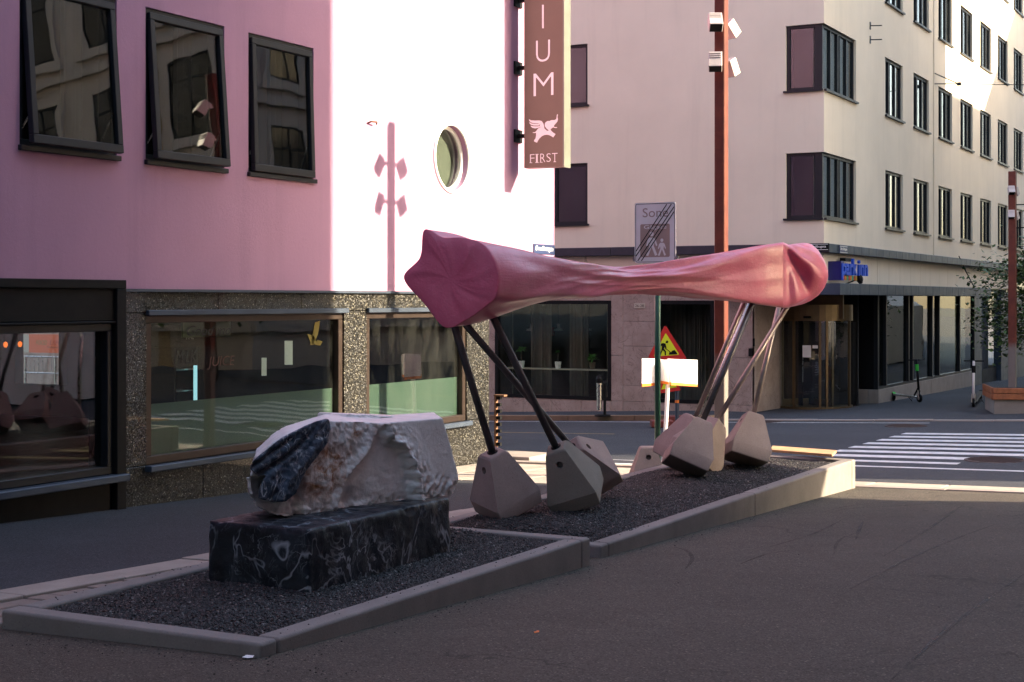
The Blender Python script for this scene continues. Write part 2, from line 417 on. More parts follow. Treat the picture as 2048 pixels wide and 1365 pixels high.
def text_geo(s, shear=0, bold=0, ext=0):
    c = bpy.data.curves.new('t', 'FONT'); c.body = s; c.shear = shear; c.offset = bold; c.resolution_u = 4; c.extrude = ext
    o = bpy.data.objects.new('t', c); COL.objects.link(o)
    dg = bpy.context.evaluated_depsgraph_get(); me = bpy.data.meshes.new_from_object(o.evaluated_get(dg))
    V = np.array([v.co[:] for v in me.vertices]); Fs = [list(p.vertices) for p in me.polygons]
    bpy.data.objects.remove(o); bpy.data.curves.remove(c); bpy.data.meshes.remove(me)
    lo = V.min(0); hi = V.max(0); V = (V-lo)/np.maximum(hi-lo, 1e-6)
    return V, Fs
def text_on(mb, s, p0, wvec, hvec, shear=0, bold=0):
    """flat lettering fitted in the box p0, p0+wvec, p0+hvec"""
    V, Fs = text_geo(s, shear, bold); p0, wvec, hvec = Vector(p0), Vector(wvec), Vector(hvec)
    mb.add([p0+wvec*v[0]+hvec*v[1] for v in V], Fs)
    return mb
def wall_holes(mb, a0, a1, z0, z1, holes, T, depth=.25, open_=()):
    """front face at b=0 with openings, jambs going back to b=-depth. T(a,b,z)->world"""
    A = sorted({a0, a1, *[h[0] for h in holes], *[h[1] for h in holes]}); Z = sorted({z0, z1, *[h[2] for h in holes], *[h[3] for h in holes]})
    A = [a for a in A if a0 <= a <= a1]; Z = [z for z in Z if z0 <= z <= z1]
    for i in range(len(A)-1):
        for j in range(len(Z)-1):
            am, zm = (A[i]+A[i+1])/2, (Z[j]+Z[j+1])/2
            if any(h[0] < am < h[1] and h[2] < zm < h[3] for h in holes): continue
            mb.quad(T(A[i], 0, Z[j]), T(A[i+1], 0, Z[j]), T(A[i+1], 0, Z[j+1]), T(A[i], 0, Z[j+1]))
    for h in holes:
        p, q, r, s2 = h[:4]
        if p not in open_: mb.quad(T(p, 0, r), T(p, -depth, r), T(p, -depth, s2), T(p, 0, s2))
        if q not in open_: mb.quad(T(q, 0, r), T(q, 0, s2), T(q, -depth, s2), T(q, -depth, r))
        mb.quad(T(p, 0, r), T(q, 0, r), T(q, -depth, r), T(p, -depth, r))
        mb.quad(T(p, 0, s2), T(p, -depth, s2), T(q, -depth, s2), T(q, 0, s2))
    return mb
def tbox(mb, T, a0, a1, b0, b1, z0, z1):
    return mb.hexa([T(a0, b0, z0), T(a1, b0, z0), T(a1, b1, z0), T(a0, b1, z0), T(a0, b0, z1), T(a1, b0, z1), T(a1, b1, z1), T(a0, b1, z1)])
def frame(mb, T, a0, a1, z0, z1, wd, b0, b1):
    tbox(mb, T, a0, a1, b0, b1, z0, z0+wd); tbox(mb, T, a0, a1, b0, b1, z1-wd, z1)
    tbox(mb, T, a0, a0+wd, b0, b1, z0+wd, z1-wd); tbox(mb, T, a1-wd, a1, b0, b1, z0+wd, z1-wd)
    return mb

# ================================================================== GROUND
def sheet(name, xs, ys, dz, mat, parent=None, kind='structure', skirt=0):
    V = []; Fc = []; nx, ny = len(xs), len(ys)
    f = dz if callable(dz) else (lambda x, y: dz)
    for y in ys:
        for x in xs: V.append((x, y, gz(x, y)+f(x, y)))
    for j in range(ny-1):
        for i in range(nx-1): Fc.append([j*nx+i, j*nx+i+1, (j+1)*nx+i+1, (j+1)*nx+i])
    pr = {'kind': kind} if kind else {}
    return raw_mesh(name, V, Fc, mat, parent, True, **pr)
def lin(a, b, n): return [a+(b-a)*i/(n-1) for i in range(n)]
gx = [-400, -150, -90, -60, -45, -35]+lin(-28, 12, 41)+[20, 35, 60, 120, 400]
gy = [-400, -120, -60, -40]+lin(-30, 70, 101)+[80, 90, 120, 200, 500]
ground = sheet('ground', gx, gy, 0, ASPH)
road = sheet('road', [-150, -60]+lin(-40, 4, 45)+[6, 60, 150], lin(19.12, 33.3, 31), .004, ROADM)
YK = 33.4
pave = sheet('pavement', lin(-11.6, -7.79, 6), lin(-30, 19.9, 51), .012, WALKM)
def fardz(x, y): return .02+.09*max(0, min(1, (-12.4-x)/1.0))
farpave = sheet('far_pavement', [-150, -60]+lin(-40, 6, 47)+[20, 60], [YK+.3, 34.2, 35.5, 36.7, 38, 40, 43, 47, 52, 58, 66, 75, 90, 120], lambda x, y: fardz(x, y), FARM)
# kerb stones
def stone_row(name, parent, x0, x1, y0, y1, along, step, top, mat, gap=.012, jit=.006, bev=.012, base=-.1):
    a0, a1 = (y0, y1) if along == 'y' else (x0, x1); a = a0
    while a < a1-.02:
        b = min(a1, a+step*random.uniform(.85, 1.15)); j = random.uniform(-jit, jit)
        m = MB()
        X0, X1, Y0, Y1 = (x0, x1, a+gap/2, b-gap/2) if along == 'y' else (a+gap/2, b-gap/2, y0, y1)
        tp = top if callable(top) else (lambda x, y: top)
        def P(x, y, t): return (x, y, gz(x, y)+((tp(x, y)+j) if t else base))
        m.hexa([P(X0, Y0, 0), P(X1, Y0, 0), P(X1, Y1, 0), P(X0, Y1, 0), P(X0, Y0, 1), P(X1, Y0, 1), P(X1, Y1, 1), P(X0, Y1, 1)])
        m.build(name, mat, parent, bevel=bev)
        a = b
stone_row('kerb_stone', pave, -7.79, -7.47, 3, 19.6, 'y', 1.1, .035, KERBG)
stone_row('kerb_stone', pave, -14, -7.79, 19.9, 20.2, 'x', 1.1, .05, KERBG)
for k in range(3):
    stone_row('cobble', pave, -7.46+.2*k, -7.265+.2*k, 4, 11, 'y', .2, .016, COBB, .016, .006, .015)
stone_row('kerb_stone', farpave, -30, -12.6, YK, YK+.3, 'x', 1.7, .125, KERBB)
stone_row('kerb_stone', farpave, -12.6, -3, YK, YK+.3, 'x', 1.2, .03, KERBG)
PALES = m_concrete('pale_paving_stone', (.42, .37, .31))
stone_row('edging_stone', road, -6.9, 2, 18.36, 18.60, 'x', 1.5, .014, KERBG, jit=.003)
stone_row('edging_stone', road, -6.9, 2, 18.61, 19.11, 'x', 1.0, .010, PALES, jit=.002)
for k in range(5): stone_row('paving_slab', pave, -11.05+.65*k, -10.41+.65*k, 16.9, 19.88, 'y', .6, .022, PALES, .012, .002, .006)
# road markings
for k in range(9):
    y1 = 29.1-.9*k; x0, x1 = -7.1, -1.0
    if k == 7: x1 = -4.75
    if k == 8: x0 = -6.2
    wd = .44 if k < 7 else (.3 if k == 7 else .22)
    sheet('crossing_stripe', lin(x0, x1, 8), [y1-wd/2, y1+wd/2], .008, PAINT, road, None)
sheet('edge_line', lin(-40, -7.4, 30), [32.55, 32.67], .008, PAINT, road, None)
sheet('yellow_line', lin(-30, -12.5, 18), [27.7, 27.78], .008, YPAINT, road, None)
sheet('stop_line', lin(-12.2, -8.3, 8), [20.55, 20.85], .008, PAINT, road, None)
sheet('edge_line', lin(-12.2, -8.0, 8), [21.5, 21.58], .008, PAINT, road, None)
# tyre marks: thin rubber traces on the asphalt
t = NT('tyre_rubber'); t.fin((.02, .018, .018), .7)
tr = t.N('ShaderNodeBsdfTransparent'); mx = t.N('ShaderNodeMixShader')
t.k(t.ramp(t.noise(2.5, 7, .75), [(.34, .05), (.62, .5)]), mx.inputs[0]); t.k(tr.outputs[0], mx.inputs[1]); t.k(t.p.outputs[0], mx.inputs[2]); t.k(mx.outputs[0], t.out.inputs[0])
TYRE = t.m
def mark(pts, wd, dz=.005):
    ps = [onG(*p) for p in pts]; P = []
    for i in range(len(ps)-1):
        for k in range(6): P.append(ps[i].lerp(ps[i+1], k/6))
    P.append(ps[-1])
    for _ in range(12): P = [P[0]]+[(P[i-1]+P[i]*2+P[i+1])/4 for i in range(1, len(P)-1)]+[P[-1]]
    V = []; Fc = []
    for i, p in enumerate(P):
        d = (P[min(i+1, len(P)-1)]-P[max(i-1, 0)]); d.z = 0; n = Vector((-d.y, d.x, 0)).normalized()*min(wd, .045)*.38*min(1, .3+min(i, len(P)-1-i)*.15)
        for q in (p-n, p+n): V.append((q.x, q.y, gz(q.x, q.y)+dz))
        if i: Fc.append([2*i-2, 2*i-1, 2*i+1, 2*i])
    raw_mesh('tyre_mark', V, Fc, TYRE, ground)
for pts, wd in [([(1765, 1115), (1850, 1065), (1905, 1025), (1928, 1010)], .05), ([(1655, 1025), (1710, 1016), (1800, 1014), (1900, 1005)], .05),
                ([(1540, 1095), (1630, 1070), (1682, 1042)], .05), ([(1668, 1110), (1672, 1085), (1690, 1075)], .04), ([(1712, 1080), (1718, 1060), (1727, 1043)], .05),
                ([(1650, 1025), (1690, 1012), (1800, 1004)], .04), ([(1370, 1140), (1390, 1120), (1375, 1100), (1340, 1095)], .05), ([(1780, 1365), (1900, 1250), (2048, 1150)], .09),
                ([(1480, 1130), (1540, 1105), (1600, 1102)], .12), ([(1700, 1180), (1850, 1100), (1990, 1050)], .05)]:
    mark(pts, wd)
# manholes
def manhole(px, py, r, label):
    p = onG(px, py); m = MB(); m.lathe([(r, 0), (r, .012), (r*.9, .016)], (p.x, p.y, p.z-.001), 32)
    m2 = MB()
    for i in range(-4, 5):
        h = math.sqrt(max(0, .8*r*r-(i*r*.2)**2)); m2.box(p.x-h, p.x+h, p.y+i*r*.2-.012, p.y+i*r*.2+.012, p.z+.0155, p.z+.022)
    o = m.build('manhole_cover', COVERI, None, loc=(p.x, p.y, p.z), label=label, category='manhole cover', group='manhole covers in the road')
    m2.build('grip_rib', COVERI, o)
manhole(1995, 922, .48, 'large round iron manhole cover at the near edge of the zebra crossing')
manhole(1815, 853.5, .45, 'rusty manhole cover beyond the zebra crossing by the far kerb')
manhole(1527, 845.5, .45, 'rusty manhole cover in front of the revolving hotel door')
# litter
for px, py, s, lab, mt in [(495, 1318, .035, 'crumpled white paper scrap beside the front planter corner', WHITE), (1073, 1267, .02, 'dry orange leaf lying on the plaza asphalt', ORGP), (1231, 1228, .012, 'small dark pebble on the plaza left of the leaf', BLACK), (1887, 1082, .014, 'small dark pebble near the sunlit patch on the plaza', BLACK)]:
    p = onG(px, py); m = MB(); ps = []
    for k in range(7): ps.append((p.x+s*cos(k*.9)*random.uniform(.5, 1.2), p.y+s*sin(k*.9)*random.uniform(.5, 1.2), p.z+.004+random.random()*s*.5))
    ps += [(p.x, p.y, p.z+s*.6)]
    m.add(ps, [(k, (k+1) % 7, 7) for k in range(7)]); m.build('paper_scrap' if mt == WHITE else ('leaf' if mt == ORGP else 'pebble'), mt, None, label=lab, category='litter' if mt != BLACK else 'pebble')

# ================================================================== PLANTERS
def planter(label, x0, x1, y0, y1, zt, th=.15):
    r = thing('planter', label, 'planter', ((x0+x1)/2, (y0+y1)/2, gz((x0+x1)/2, (y0+y1)/2)), 'concrete edged gravel beds')
    def seg(xa, xb, ya, yb):
        n = max(2, int((yb-ya)/.6)); m = MB()
        ys = lin(ya, yb, n+1)
        vs = []; fs = []
        for y in ys:
            vs += [(xa, y, gz(xa, y)-.05), (xb, y, gz(xb, y)-.05), (xb, y, zt), (xa, y, zt)]
        for i in range(n):
            b = 4*i
            for k in range(4): fs.append((b+k, b+(k+1) % 4, b+4+(k+1) % 4, b+4+k))
        fs += [(3, 2, 1, 0), (4*n, 4*n+1, 4*n+2, 4*n+3)]
        m.add(vs, fs); m.build('concrete_wall', CONC, r, bevel=.022, seg=3)
    g = .003
    seg(x0, x1, y0, y0+th); seg(x0, x1, y1-th, y1)
    for xa, xb in ((x0, x0+th), (x1-th, x1)):
        ya = y0+th+g
        nseg = max(1, round((y1-y0)/3.6)); L_ = (y1-th-g-ya)/nseg
        for k in range(nseg): seg(xa, xb, ya+k*L_+g, ya+(k+1)*L_-g)
    return r
P1 = (-6.80, -4.92, 6.42, 10.48, -.24); P2 = (-6.87, -5.03, 10.90, 18.26, -.37)
planter('near low concrete planter of dark gravel under the marble sculpture', *P1)
planter('far concrete planter of gravel with the pink sculpture\'s feet', *P2)
def g1(x, y):
    return P1[4]-.035+.02*noise.noise(Vector((x*1.5, y*1.5, 0)))+.02*sin(PI*(x-P1[0])/(P1[1]-P1[0]))
def g2(x, y):
    u = (x-P2[0])/(P2[1]-P2[0]); v = (y-P2[2])/(P2[3]-P2[2])
    e = max(0, sin(PI*min(1, max(0, u))))**.7
    edge = min(1, (y-P2[2])/.5, (P2[3]-y)/1.6)
    return P2[4]-.05+.085*e*max(0, edge)+.03*noise.noise(Vector((x*1.4, y*1.4, 3)))
def gravel_bed(P, gf, n, name, label, s0, s1, pale):
    x0, x1, y0, y1 = P[0]+.1, P[1]-.1, P[2]+.1, P[3]-.1
    nx, ny = int((x1-x0)/.05), int((y1-y0)/.05); V = []; Fc = []
    for j in range(ny+1):
        for i in range(nx+1):
            x, y = x0+(x1-x0)*i/nx, y0+(y1-y0)*j/ny
            V.append((x, y, gf(x, y)+.006*noise.noise(Vector((x*12, y*12, 1)))))
    for j in range(ny):
        for i in range(nx): Fc.append([j*(nx+1)+i, j*(nx+1)+i+1, (j+1)*(nx+1)+i+1, (j+1)*(nx+1)+i])
    bed = raw_mesh(name, V, Fc, GRAV, None, True, kind='stuff', label=label)
    octv = np.array([(1, 0, 0), (0, 1, 0), (-1, 0, 0), (0, -1, 0), (0, 0, .8), (0, 0, -.8)])
    octf = np.array([(0, 1, 4), (1, 2, 4), (2, 3, 4), (3, 0, 4), (1, 0, 5), (2, 1, 5), (3, 2, 5), (0, 3, 5)])
    for mat, cnt in ((GRAVL, int(n*(1-pale))), (GRAVW, int(n*pale))):
        xs = rng.uniform(x0, x1, cnt); ys = rng.uniform(y0, y1, cnt)
        zs = np.array([gf(a, b) for a, b in zip(xs, ys)])
        sc = rng.uniform(s0, s1, (cnt, 1, 1)); an = rng.uniform(0, 6.28, cnt)
        vv = octv[None]*(rng.uniform(.6, 1.25, (cnt, 6, 1)))*sc
        c, s = np.cos(an)[:, None], np.sin(an)[:, None]
        tilt = rng.uniform(-.6, .6, (cnt, 1))
        X = vv[..., 0]*c-vv[..., 1]*s; Y = vv[..., 0]*s+vv[..., 1]*c; Z = vv[..., 2]*.8+X*tilt
        W = np.stack([X+xs[:, None], Y+ys[:, None], Z+zs[:, None]+.3*sc[..., 0]], -1).reshape(-1, 3)
        ff = (octf[None]+(np.arange(cnt)*6)[:, None, None]).reshape(-1, 3)
        raw_mesh('gravel_chips', W, ff, mat, bed, kind='stuff')
gravel_bed(P1, g1, 26000, 'gravel', 'dark gravel in the near planter', .006, .015, .05)
gravel_bed(P2, g2, 34000, 'gravel', 'dark gravel mound in the far planter', .007, .017, .04)

def spill(n, fx, name):
    octv = np.array([(1, 0, 0), (0, 1, 0), (-1, 0, 0), (0, -1, 0), (0, 0, .8), (0, 0, -.5)]); V = []; Fc = []
    for k in range(n):
        x, y, z = fx(); s_ = random.uniform(.003, .008); a = random.uniform(0, 6.28); o = len(V)
        for v in octv: V.append((x+(v[0]*cos(a)-v[1]*sin(a))*s_*random.uniform(.7, 1.3), y+(v[0]*sin(a)+v[1]*cos(a))*s_*random.uniform(.7, 1.2), z+(v[2]*.7+.3)*s_))
        Fc += [[o+i for i in f] for f in ((0, 1, 4), (1, 2, 4), (2, 3, 4), (3, 0, 4), (1, 0, 5), (2, 1, 5), (3, 2, 5), (0, 3, 5))]
    raw_mesh(name, V, Fc, GRAV, None, kind='stuff', label='loose gravel chips spilled beside the planters')
def sp1():
    r_ = random.random()
    if r_ < .35: x, y = random.uniform(-7.2, -4.2), 6.38-abs(random.gauss(0, .16))
    elif r_ < .6: x, y = -4.9+abs(random.gauss(0, .12)), random.uniform(6.4, 10.6)
    elif r_ < .85: x, y = -5.0+abs(random.gauss(0, .12)), random.uniform(11, 18.2)
    else: x, y = random.uniform(-9, 1), random.uniform(5, 18)
    return x, y, gz(x, y)
spill(420, sp1, 'gravel_spill')
def sp2():
    k = random.random(); P = P1 if k < .6 else P2
    return (random.choice((P[0], P[1]-.14))+random.uniform(.01, .12), random.uniform(P[2]+.1, P[3]-.1), P[4]+.001)
spill(120, sp2, 'rim_gravel')
# ================================================================== PINK BUILDING
XP = -11.12; ZL = 1.675
pink = thing('pink_building', 'pink rendered corner building with dark granite ground floor at left', 'building', (XP, 12, gz(XP, 12)))
TP = lambda a, b, z: (XP+b, a, z)
wins = [(10.74, 12.08), (12.52, 13.84), (14.28, 15.58)]
UZ0, UZ1 = 1.56+1.50, 1.56+3.13
holes = [(a, b, UZ0, UZ1) for a, b in wins]+[(7.2, 8.5, UZ0, UZ1)]
zz = 6.9
rw_c = onX(903, 317, XP); rwr = .47
cell = (rw_c.y-.62, rw_c.y+.62, rw_c.z-.62, rw_c.z+.62)
m = MB()
wall_holes(m, -30, 22.3, ZL, 20, holes+[cell], TP, .22)
# rebuild the square round the round window as a ring
m2 = MB(); N_ = 48; vs = []
sq = []
for k in range(N_):
    a = 2*PI*k/N_; cx, cz = cos(a), sin(a); q = .62/max(abs(cx), abs(cz))
    vs += [TP(rw_c.y+cx*q, 0, rw_c.z+cz*q), TP(rw_c.y+cx*rwr, 0, rw_c.z+cz*rwr), TP(rw_c.y+cx*rwr*.97, -.16, rw_c.z+cz*rwr*.97)]
fs = []
for k in range(N_):
    n2 = (k+1) % N_
    fs += [(3*k, 3*n2, 3*n2+1, 3*k+1), (3*k+1, 3*n2+1, 3*n2+2, 3*k+2)]
# drop the square's own jamb faces: keep only wall cells of m
m.f = m.f[:-4]; m.mi = m.mi[:-4]
m.add(vs, fs)
# end wall, soffit of the overhang, and inner lining
m.quad((XP, 22.3, ZL), (-42, 22.3, ZL), (-42, 22.3, 20), (XP, 22.3, 20))
m.quad((XP, 20.1, ZL), (-42, 20.1, ZL), (-42, 22.3, ZL), (XP, 22.3, ZL))
m.quad((XP, -30, 20), (-42, -30, 20), (-42, 22.3, 20), (XP, 22.3, 20))
m.quad((XP, -30, ZL), (-42, -30, ZL), (-42, -30, 20), (XP, -30, 20))
m.build('stucco_wall', PINK, pink)
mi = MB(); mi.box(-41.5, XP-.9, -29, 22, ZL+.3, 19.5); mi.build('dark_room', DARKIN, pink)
ml = MB(); ml.box(XP-.25, XP+.05, 12.1, 20.1, ZL-.03, ZL); ml.build('ledge', ZINC, pink)
# upper windows with top hung sashes
for i, (a, b) in enumerate(wins+[(7.2, 8.5)]):
    f = MB(); frame(f, TP, a, b, UZ0, UZ1, .06, -.2, -.02)
    wf = f.build('window', METAL, pink, bevel=.006, seg=1)
    s_ = MB(); tbox(s_, TP, a-.02, b+.03, -.1, .045, UZ0-.055, UZ0-.002); s_.build('sill', METAL, wf, bevel=.006, seg=1)
    tilt = math.radians([4.6, 4.2, 1.8, 3][i]); z1 = UZ1-.05; ln = UZ1-UZ0-.06
    def TS(aa, bb, zz_, tilt=tilt, z1=z1):   # sash coordinates: zz_ measured downwards from the hinge
        return (XP+.0+bb*cos(tilt)+zz_*sin(tilt), aa, z1-zz_*cos(tilt)+bb*sin(tilt))
    sa = MB(); a0, b0 = a+.045, b-.045
    for (p, q, r, s2) in ((a0, b0, 0, .075), (a0, b0, ln-.085, ln), (a0, a0+.075, .075, ln-.085), (b0-.075, b0, .075, ln-.085)):
        tbox(sa, TS, p, q, -.05, .02, r, s2)
    so_ = sa.build('sash', METAL, wf, bevel=.006, seg=1)
    pn = MB(); tbox(pn, TS, a0+.07, b0-.07, -.03, -.018, .07, ln-.08); pn.build('pane', GLASSD, wf)
    st = MB(); st.tube([TS(a0+.1, -.03, ln*.75), (XP-.12, a0+.06, z1-ln*.93)], .009, 6); st.build('stay', BRUSH, wf)
    st = MB(); st.tube([TS(b0-.1, -.03, ln*.75), (XP-.12, b0-.06, z1-ln*.93)], .009, 6); st.build('stay', BRUSH, wf)
    cu = MB(); n = 30
    for k in range(n):
        aa, ab = a+(b-a)*.22*k/n, a+(b-a)*.22*(k+1)/n
        for q0 in (0, 1):
            sh = q0*(b-a)*.78
            cu.quad((XP-.5+.03*sin(k*1.7), aa+sh, UZ0), (XP-.5+.03*sin((k+1)*1.7), ab+sh, UZ0), (XP-.5+.03*sin((k+1)*1.7), ab+sh, UZ1), (XP-.5+.03*sin(k*1.7), aa+sh, UZ1))
    cu.build('curtain', CURT, wf)
# round window
rr_ = MB(); rr_.tube([TP(rw_c.y+cos(2*PI*k/40)*.455, -.1, rw_c.z+sin(2*PI*k/40)*.455) for k in range(41)], .035, 8, False)
rr_.tube([TP(rw_c.y+cos(2*PI*k/40)*.49, .01, rw_c.z+sin(2*PI*k/40)*.49) for k in range(41)], .022, 8, False)
rwin = rr_.build('round_window', WHITE, pink, smooth=True)
pm = MB(); pm.lathe([(.45, 0), (.45, .01)], TP(rw_c.y, -.115, rw_c.z), 40, (1, 0, 0)); pm.build('pane', GLASS, rwin)
pm = MB(); pm.lathe([(.5, 0), (.5, .01)], TP(rw_c.y, -.24, rw_c.z), 24, (1, 0, 0)); pm.build('pale_blind', mk('beige_blind', (.16, .15, .125), .9), rwin)
# ---- ground floor
SB = (12.54, 16.25); SC = (16.78, 19.42); SZ1 = 1.40; SZ0 = -.21
def seg_wall(a0, a1, z0, z1, nm='granite_slab', mat=None, b=0., th=.04, gb=False):
    mm = MB(); g = .004
    if gb: z0a, z0b = gz(XP, a0)-.05, gz(XP, a1)-.05
    else: z0a = z0b = z0
    mm.hexa([TP(a0+g, b-th, z0a+g), TP(a1-g, b-th, z0b+g), TP(a1-g, b, z0b+g), TP(a0+g, b, z0a+g), TP(a0+g, b-th, z1-g), TP(a1-g, b-th, z1-g), TP(a1-g, b, z1-g), TP(a0+g, b, z1-g)])
    return mm.build(nm, mat or GRAN, pink, bevel=.004, seg=1)
for a0, a1 in zip(lin(12.14, 20.1, 6)[:-1], lin(12.14, 20.1, 6)[1:]): seg_wall(a0, a1, SZ1+.02, ZL-.03)
seg_wall(12.14, SB[0], SZ0, SZ1+.02); seg_wall(SB[1], SC[0], SZ0, SZ1+.02); seg_wall(SC[1], 20.1, SZ0, SZ1+.02)
for a0, a1 in zip(lin(12.14, 20.1, 7)[:-1], lin(12.14, 20.1, 7)[1:]): seg_wall(a0, a1, 0, SZ0, gb=True)
mm = MB(); mm.box(-11.9, XP-.04, 20.06, 20.1, -.9, ZL-.03); mm.box(-11.9, XP-.041, 20.02, 20.06, SZ0, SZ1); mm.build('corner_granite', GRAN, pink)
core = MB()   # masonry behind the slabs and round the shop rooms
core.box(XP-.3, XP-.042, 12.1, 20.05, SZ1+.03, ZL-.031)
core.box(XP-.3, XP-.042, 5, 20.05, -1.2, SZ0-.004)
for a0, a1 in ((12.15, SB[0]-.01), (SB[1]+.01, SC[0]-.01), (SC[1]+.01, 20.05)): core.box(XP-.3, XP-.042, a0, a1, SZ0, SZ1+.02)
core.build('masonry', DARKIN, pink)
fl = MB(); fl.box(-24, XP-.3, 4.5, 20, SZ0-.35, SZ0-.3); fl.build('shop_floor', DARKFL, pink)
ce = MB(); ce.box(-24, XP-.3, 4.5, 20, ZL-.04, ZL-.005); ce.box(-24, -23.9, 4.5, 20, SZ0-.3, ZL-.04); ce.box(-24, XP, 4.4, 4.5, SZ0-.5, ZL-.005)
# rear wall to the side street with one opening
NW = onY(47, 655, 20.0), onY(134, 770, 20.0)
wall_holes(ce, -24, XP-.3, SZ0-.3, ZL-.04, [(NW[0].x, NW[1].x, NW[1].z, NW[0].z)], lambda a, b, z: (a, 20.0+b, z), .2)
ce.build('shop_lining', DARKIN, pink)
def shop_window(a0, a1, film, fr=.09):
    f = MB(); frame(f, TP, a0+.005, a1-.005, SZ0, SZ1, fr, -.16, -.02)
    w_ = f.build('shop_window', BROWNM, pink, bevel=.006, seg=1)
    for z in ((SZ1+.021),): 
        h = MB(); tbox(h, TP, a0-.02, a1+.05, .002, .05, SZ1-.01, SZ1+.05); h.build('head_trim', BRUSH if False else ZINC, w_, bevel=.006, seg=1)
    h = MB(); tbox(h, TP, a0-.03, a1+.03, -.02, .09, SZ0-.07, SZ0-.004); h.build('sill', ZINC, w_, bevel=.008, seg=1)
    p = MB(); tbox(p, TP, a0+fr-.01, a1-fr+.01, -.1, -.088, SZ0+fr-.01, SZ1-fr+.01); p.build('pane', GLASS, w_)
    if film:
        p = MB(); tbox(p, TP, a0+fr-.005, a1-fr+.005, -.112, -.104, SZ0+fr-.005, 1.56-1.13); p.build('frosted_film', FILM, w_)
    return w_
wB = shop_window(*SB, True); wC = shop_window(*SC, True)
# left storefront: projecting dark frame
mA = MB(); AZ = 1.56+.205
tbox(mA, TP, 4.6, 12.12, -.3, .1, AZ-.09, AZ); tbox(mA, TP, 4.6, 12.02, -.3, .06, AZ-.42, AZ-.09); tbox(mA, TP, 11.98, 12.12, -.3, .1, gz(XP, 12), AZ-.09)
tbox(mA, TP, 4.6, 11.98, -.3, .085, AZ-.45, AZ-.425)
dk = mA.build('dark_shopfront', BLACK, pink, bevel=.006, seg=1)
f = MB(); frame(f, TP, 7.4, 11.98, SZ0-.03, AZ-.45, .08, -.14, .04); sw = f.build('shop_window', METAL, pink, bevel=.006, seg=1)
f = MB(); frame(f, TP, 4.6, 7.4, SZ0-.03, AZ-.45, .08, -.14, .04); f.build('shop_window', METAL, pink)
p = MB(); tbox(p, TP, 4.68, 11.9, -.06, -.048, SZ0+.05, AZ-.53); p.build('pane', GLASS, sw)
p = MB(); tbox(p, TP, 4.6, 12.1, .03, .17, SZ0-.11, SZ0-.035); p.build('sill', ZINC, sw, bevel=.008, seg=1)
for a0, a1 in ((4.6, 7.1), (7.1, 9.6), (9.6, 12.12)): seg_wall(a0, a1, 0, SZ0-.115, 'base_panel', BLACK, .03, .3, True)
# writing on the shop window
XG = XP-.086
def glass_text(s, px0, px1, pyb, pyt, mat, shear=.0, nm='window_lettering', bold=0):
    p0 = onX(px0, pyb, XG); p1 = onX(px1, pyb, XG); p2 = onX(px0, pyt, XG); p1.z = p0.z
    mb = MB(); text_on(mb, s, p0, (p1-p0), Vector((0, 0, p2.z-p0.z)), shear, bold); return mb.build(nm, mat, wB)
INKG = mk('chalk_ink', (.02, .025, .02), .7, .1); INKR = mk('brown_ink', (.05, .018, .008), .7, .1)
glass_text('Good mo', 374, 462, 672, 652, INKG, .35); glass_text('MiLK', 352, 394, 728, 702, INKG, .2); glass_text('JUICE', 415, 470, 740, 714, INKR, .2)
# yellow sticker figure on the glass
mb = MB()
for pts in ([(630, 645), (640, 642), (636, 668), (628, 690), (620, 690), (626, 665)], [(614, 668), (628, 672), (634, 690), (622, 688)], [(634, 680), (645, 683), (640, 692), (630, 690)]):
    mb.prism([onX(a, b, XG) for a, b in pts], (.002, 0, 0))
mb.build('yellow_sticker', mk('yellow_vinyl', (.16, .125, .012), .6), wB)
for (x0, y0, x1, y1) in ((569, 682, 585, 730), (523, 716, 533, 752)):
    mb = MB(); mb.prism([onX(x0, y0, XG-.02), onX(x1, y0, XG-.02), onX(x1, y1, XG-.02), onX(x0, y1, XG-.02)], (.002, 0, 0)); mb.build('paper_notice', WHITE, wB)
# lit fridge in the shop
fr0 = onX(355, 690, -13.2); fr1 = onX(402, 690, -13.2)
fz = SZ0-.3
fr = thing('drinks_fridge', 'glass fronted drinks fridge with a glowing light strip behind the shop window', 'fridge', (-13.4, (fr0.y+fr1.y)/2, fz))
mb = MB(); y0, y1 = fr0.y, fr1.y
mb.box(-13.9, -13.25, y0, y1, fz, fz+.12); mb.box(-13.9, -13.85, y0, y1, fz+.12, fz+1.75); mb.box(-13.9, -13.2, y0, y1, fz+1.45, fz+1.75)
mb.box(-13.9, -13.25, y0, y0+.04, fz+.12, fz+1.45); mb.box(-13.9, -13.25, y1-.04, y1, fz+.12, fz+1.45)
mb.build('cabinet', BLACK, fr, bevel=.01, seg=1)
for k in range(4):
    mb = MB(); mb.box(-13.84, -13.3, y0+.045, y1-.045, fz+.3+.28*k, fz+.315+.28*k); mb.build('shelf', BRUSH, fr)
mb = MB(); mb.box(-13.24, -13.2, y1-.105, y1-.075, fz+.15, fz+1.2); mb.build('light_strip', m_emit('cold_tube_light', (.4, .75, .85), .3), fr)
mb = MB(); text_on(mb, 'TINE', (-13.197, y0+.15, fz+1.55), (0, y1-y0-.3, 0), (0, 0, .1)); mb.build('brand_lettering', WHITE, fr)
q0, q1 = onX(366, 676, -13.0), onX(461, 640, -13.0)
mb = MB(); mb.box(-13.03, -13., q0.y, q1.y, q0.z, q1.z); mbo = thing('menu_board', 'pale green menu board hanging behind the chalk writing in the shop', 'menu board', (-13.0, (q0.y+q1.y)/2, q0.z)); mb.build('board', mk('pale_green_board', (.22, .30, .2), .6), mbo)
for yy in (q0.y+.05, q1.y-.05): mb = MB(); mb.tube([(-13.01, yy, q1.z), (-13.01, yy, ZL-.04)], .006, 6); mb.build('cord', BLACK, mbo)
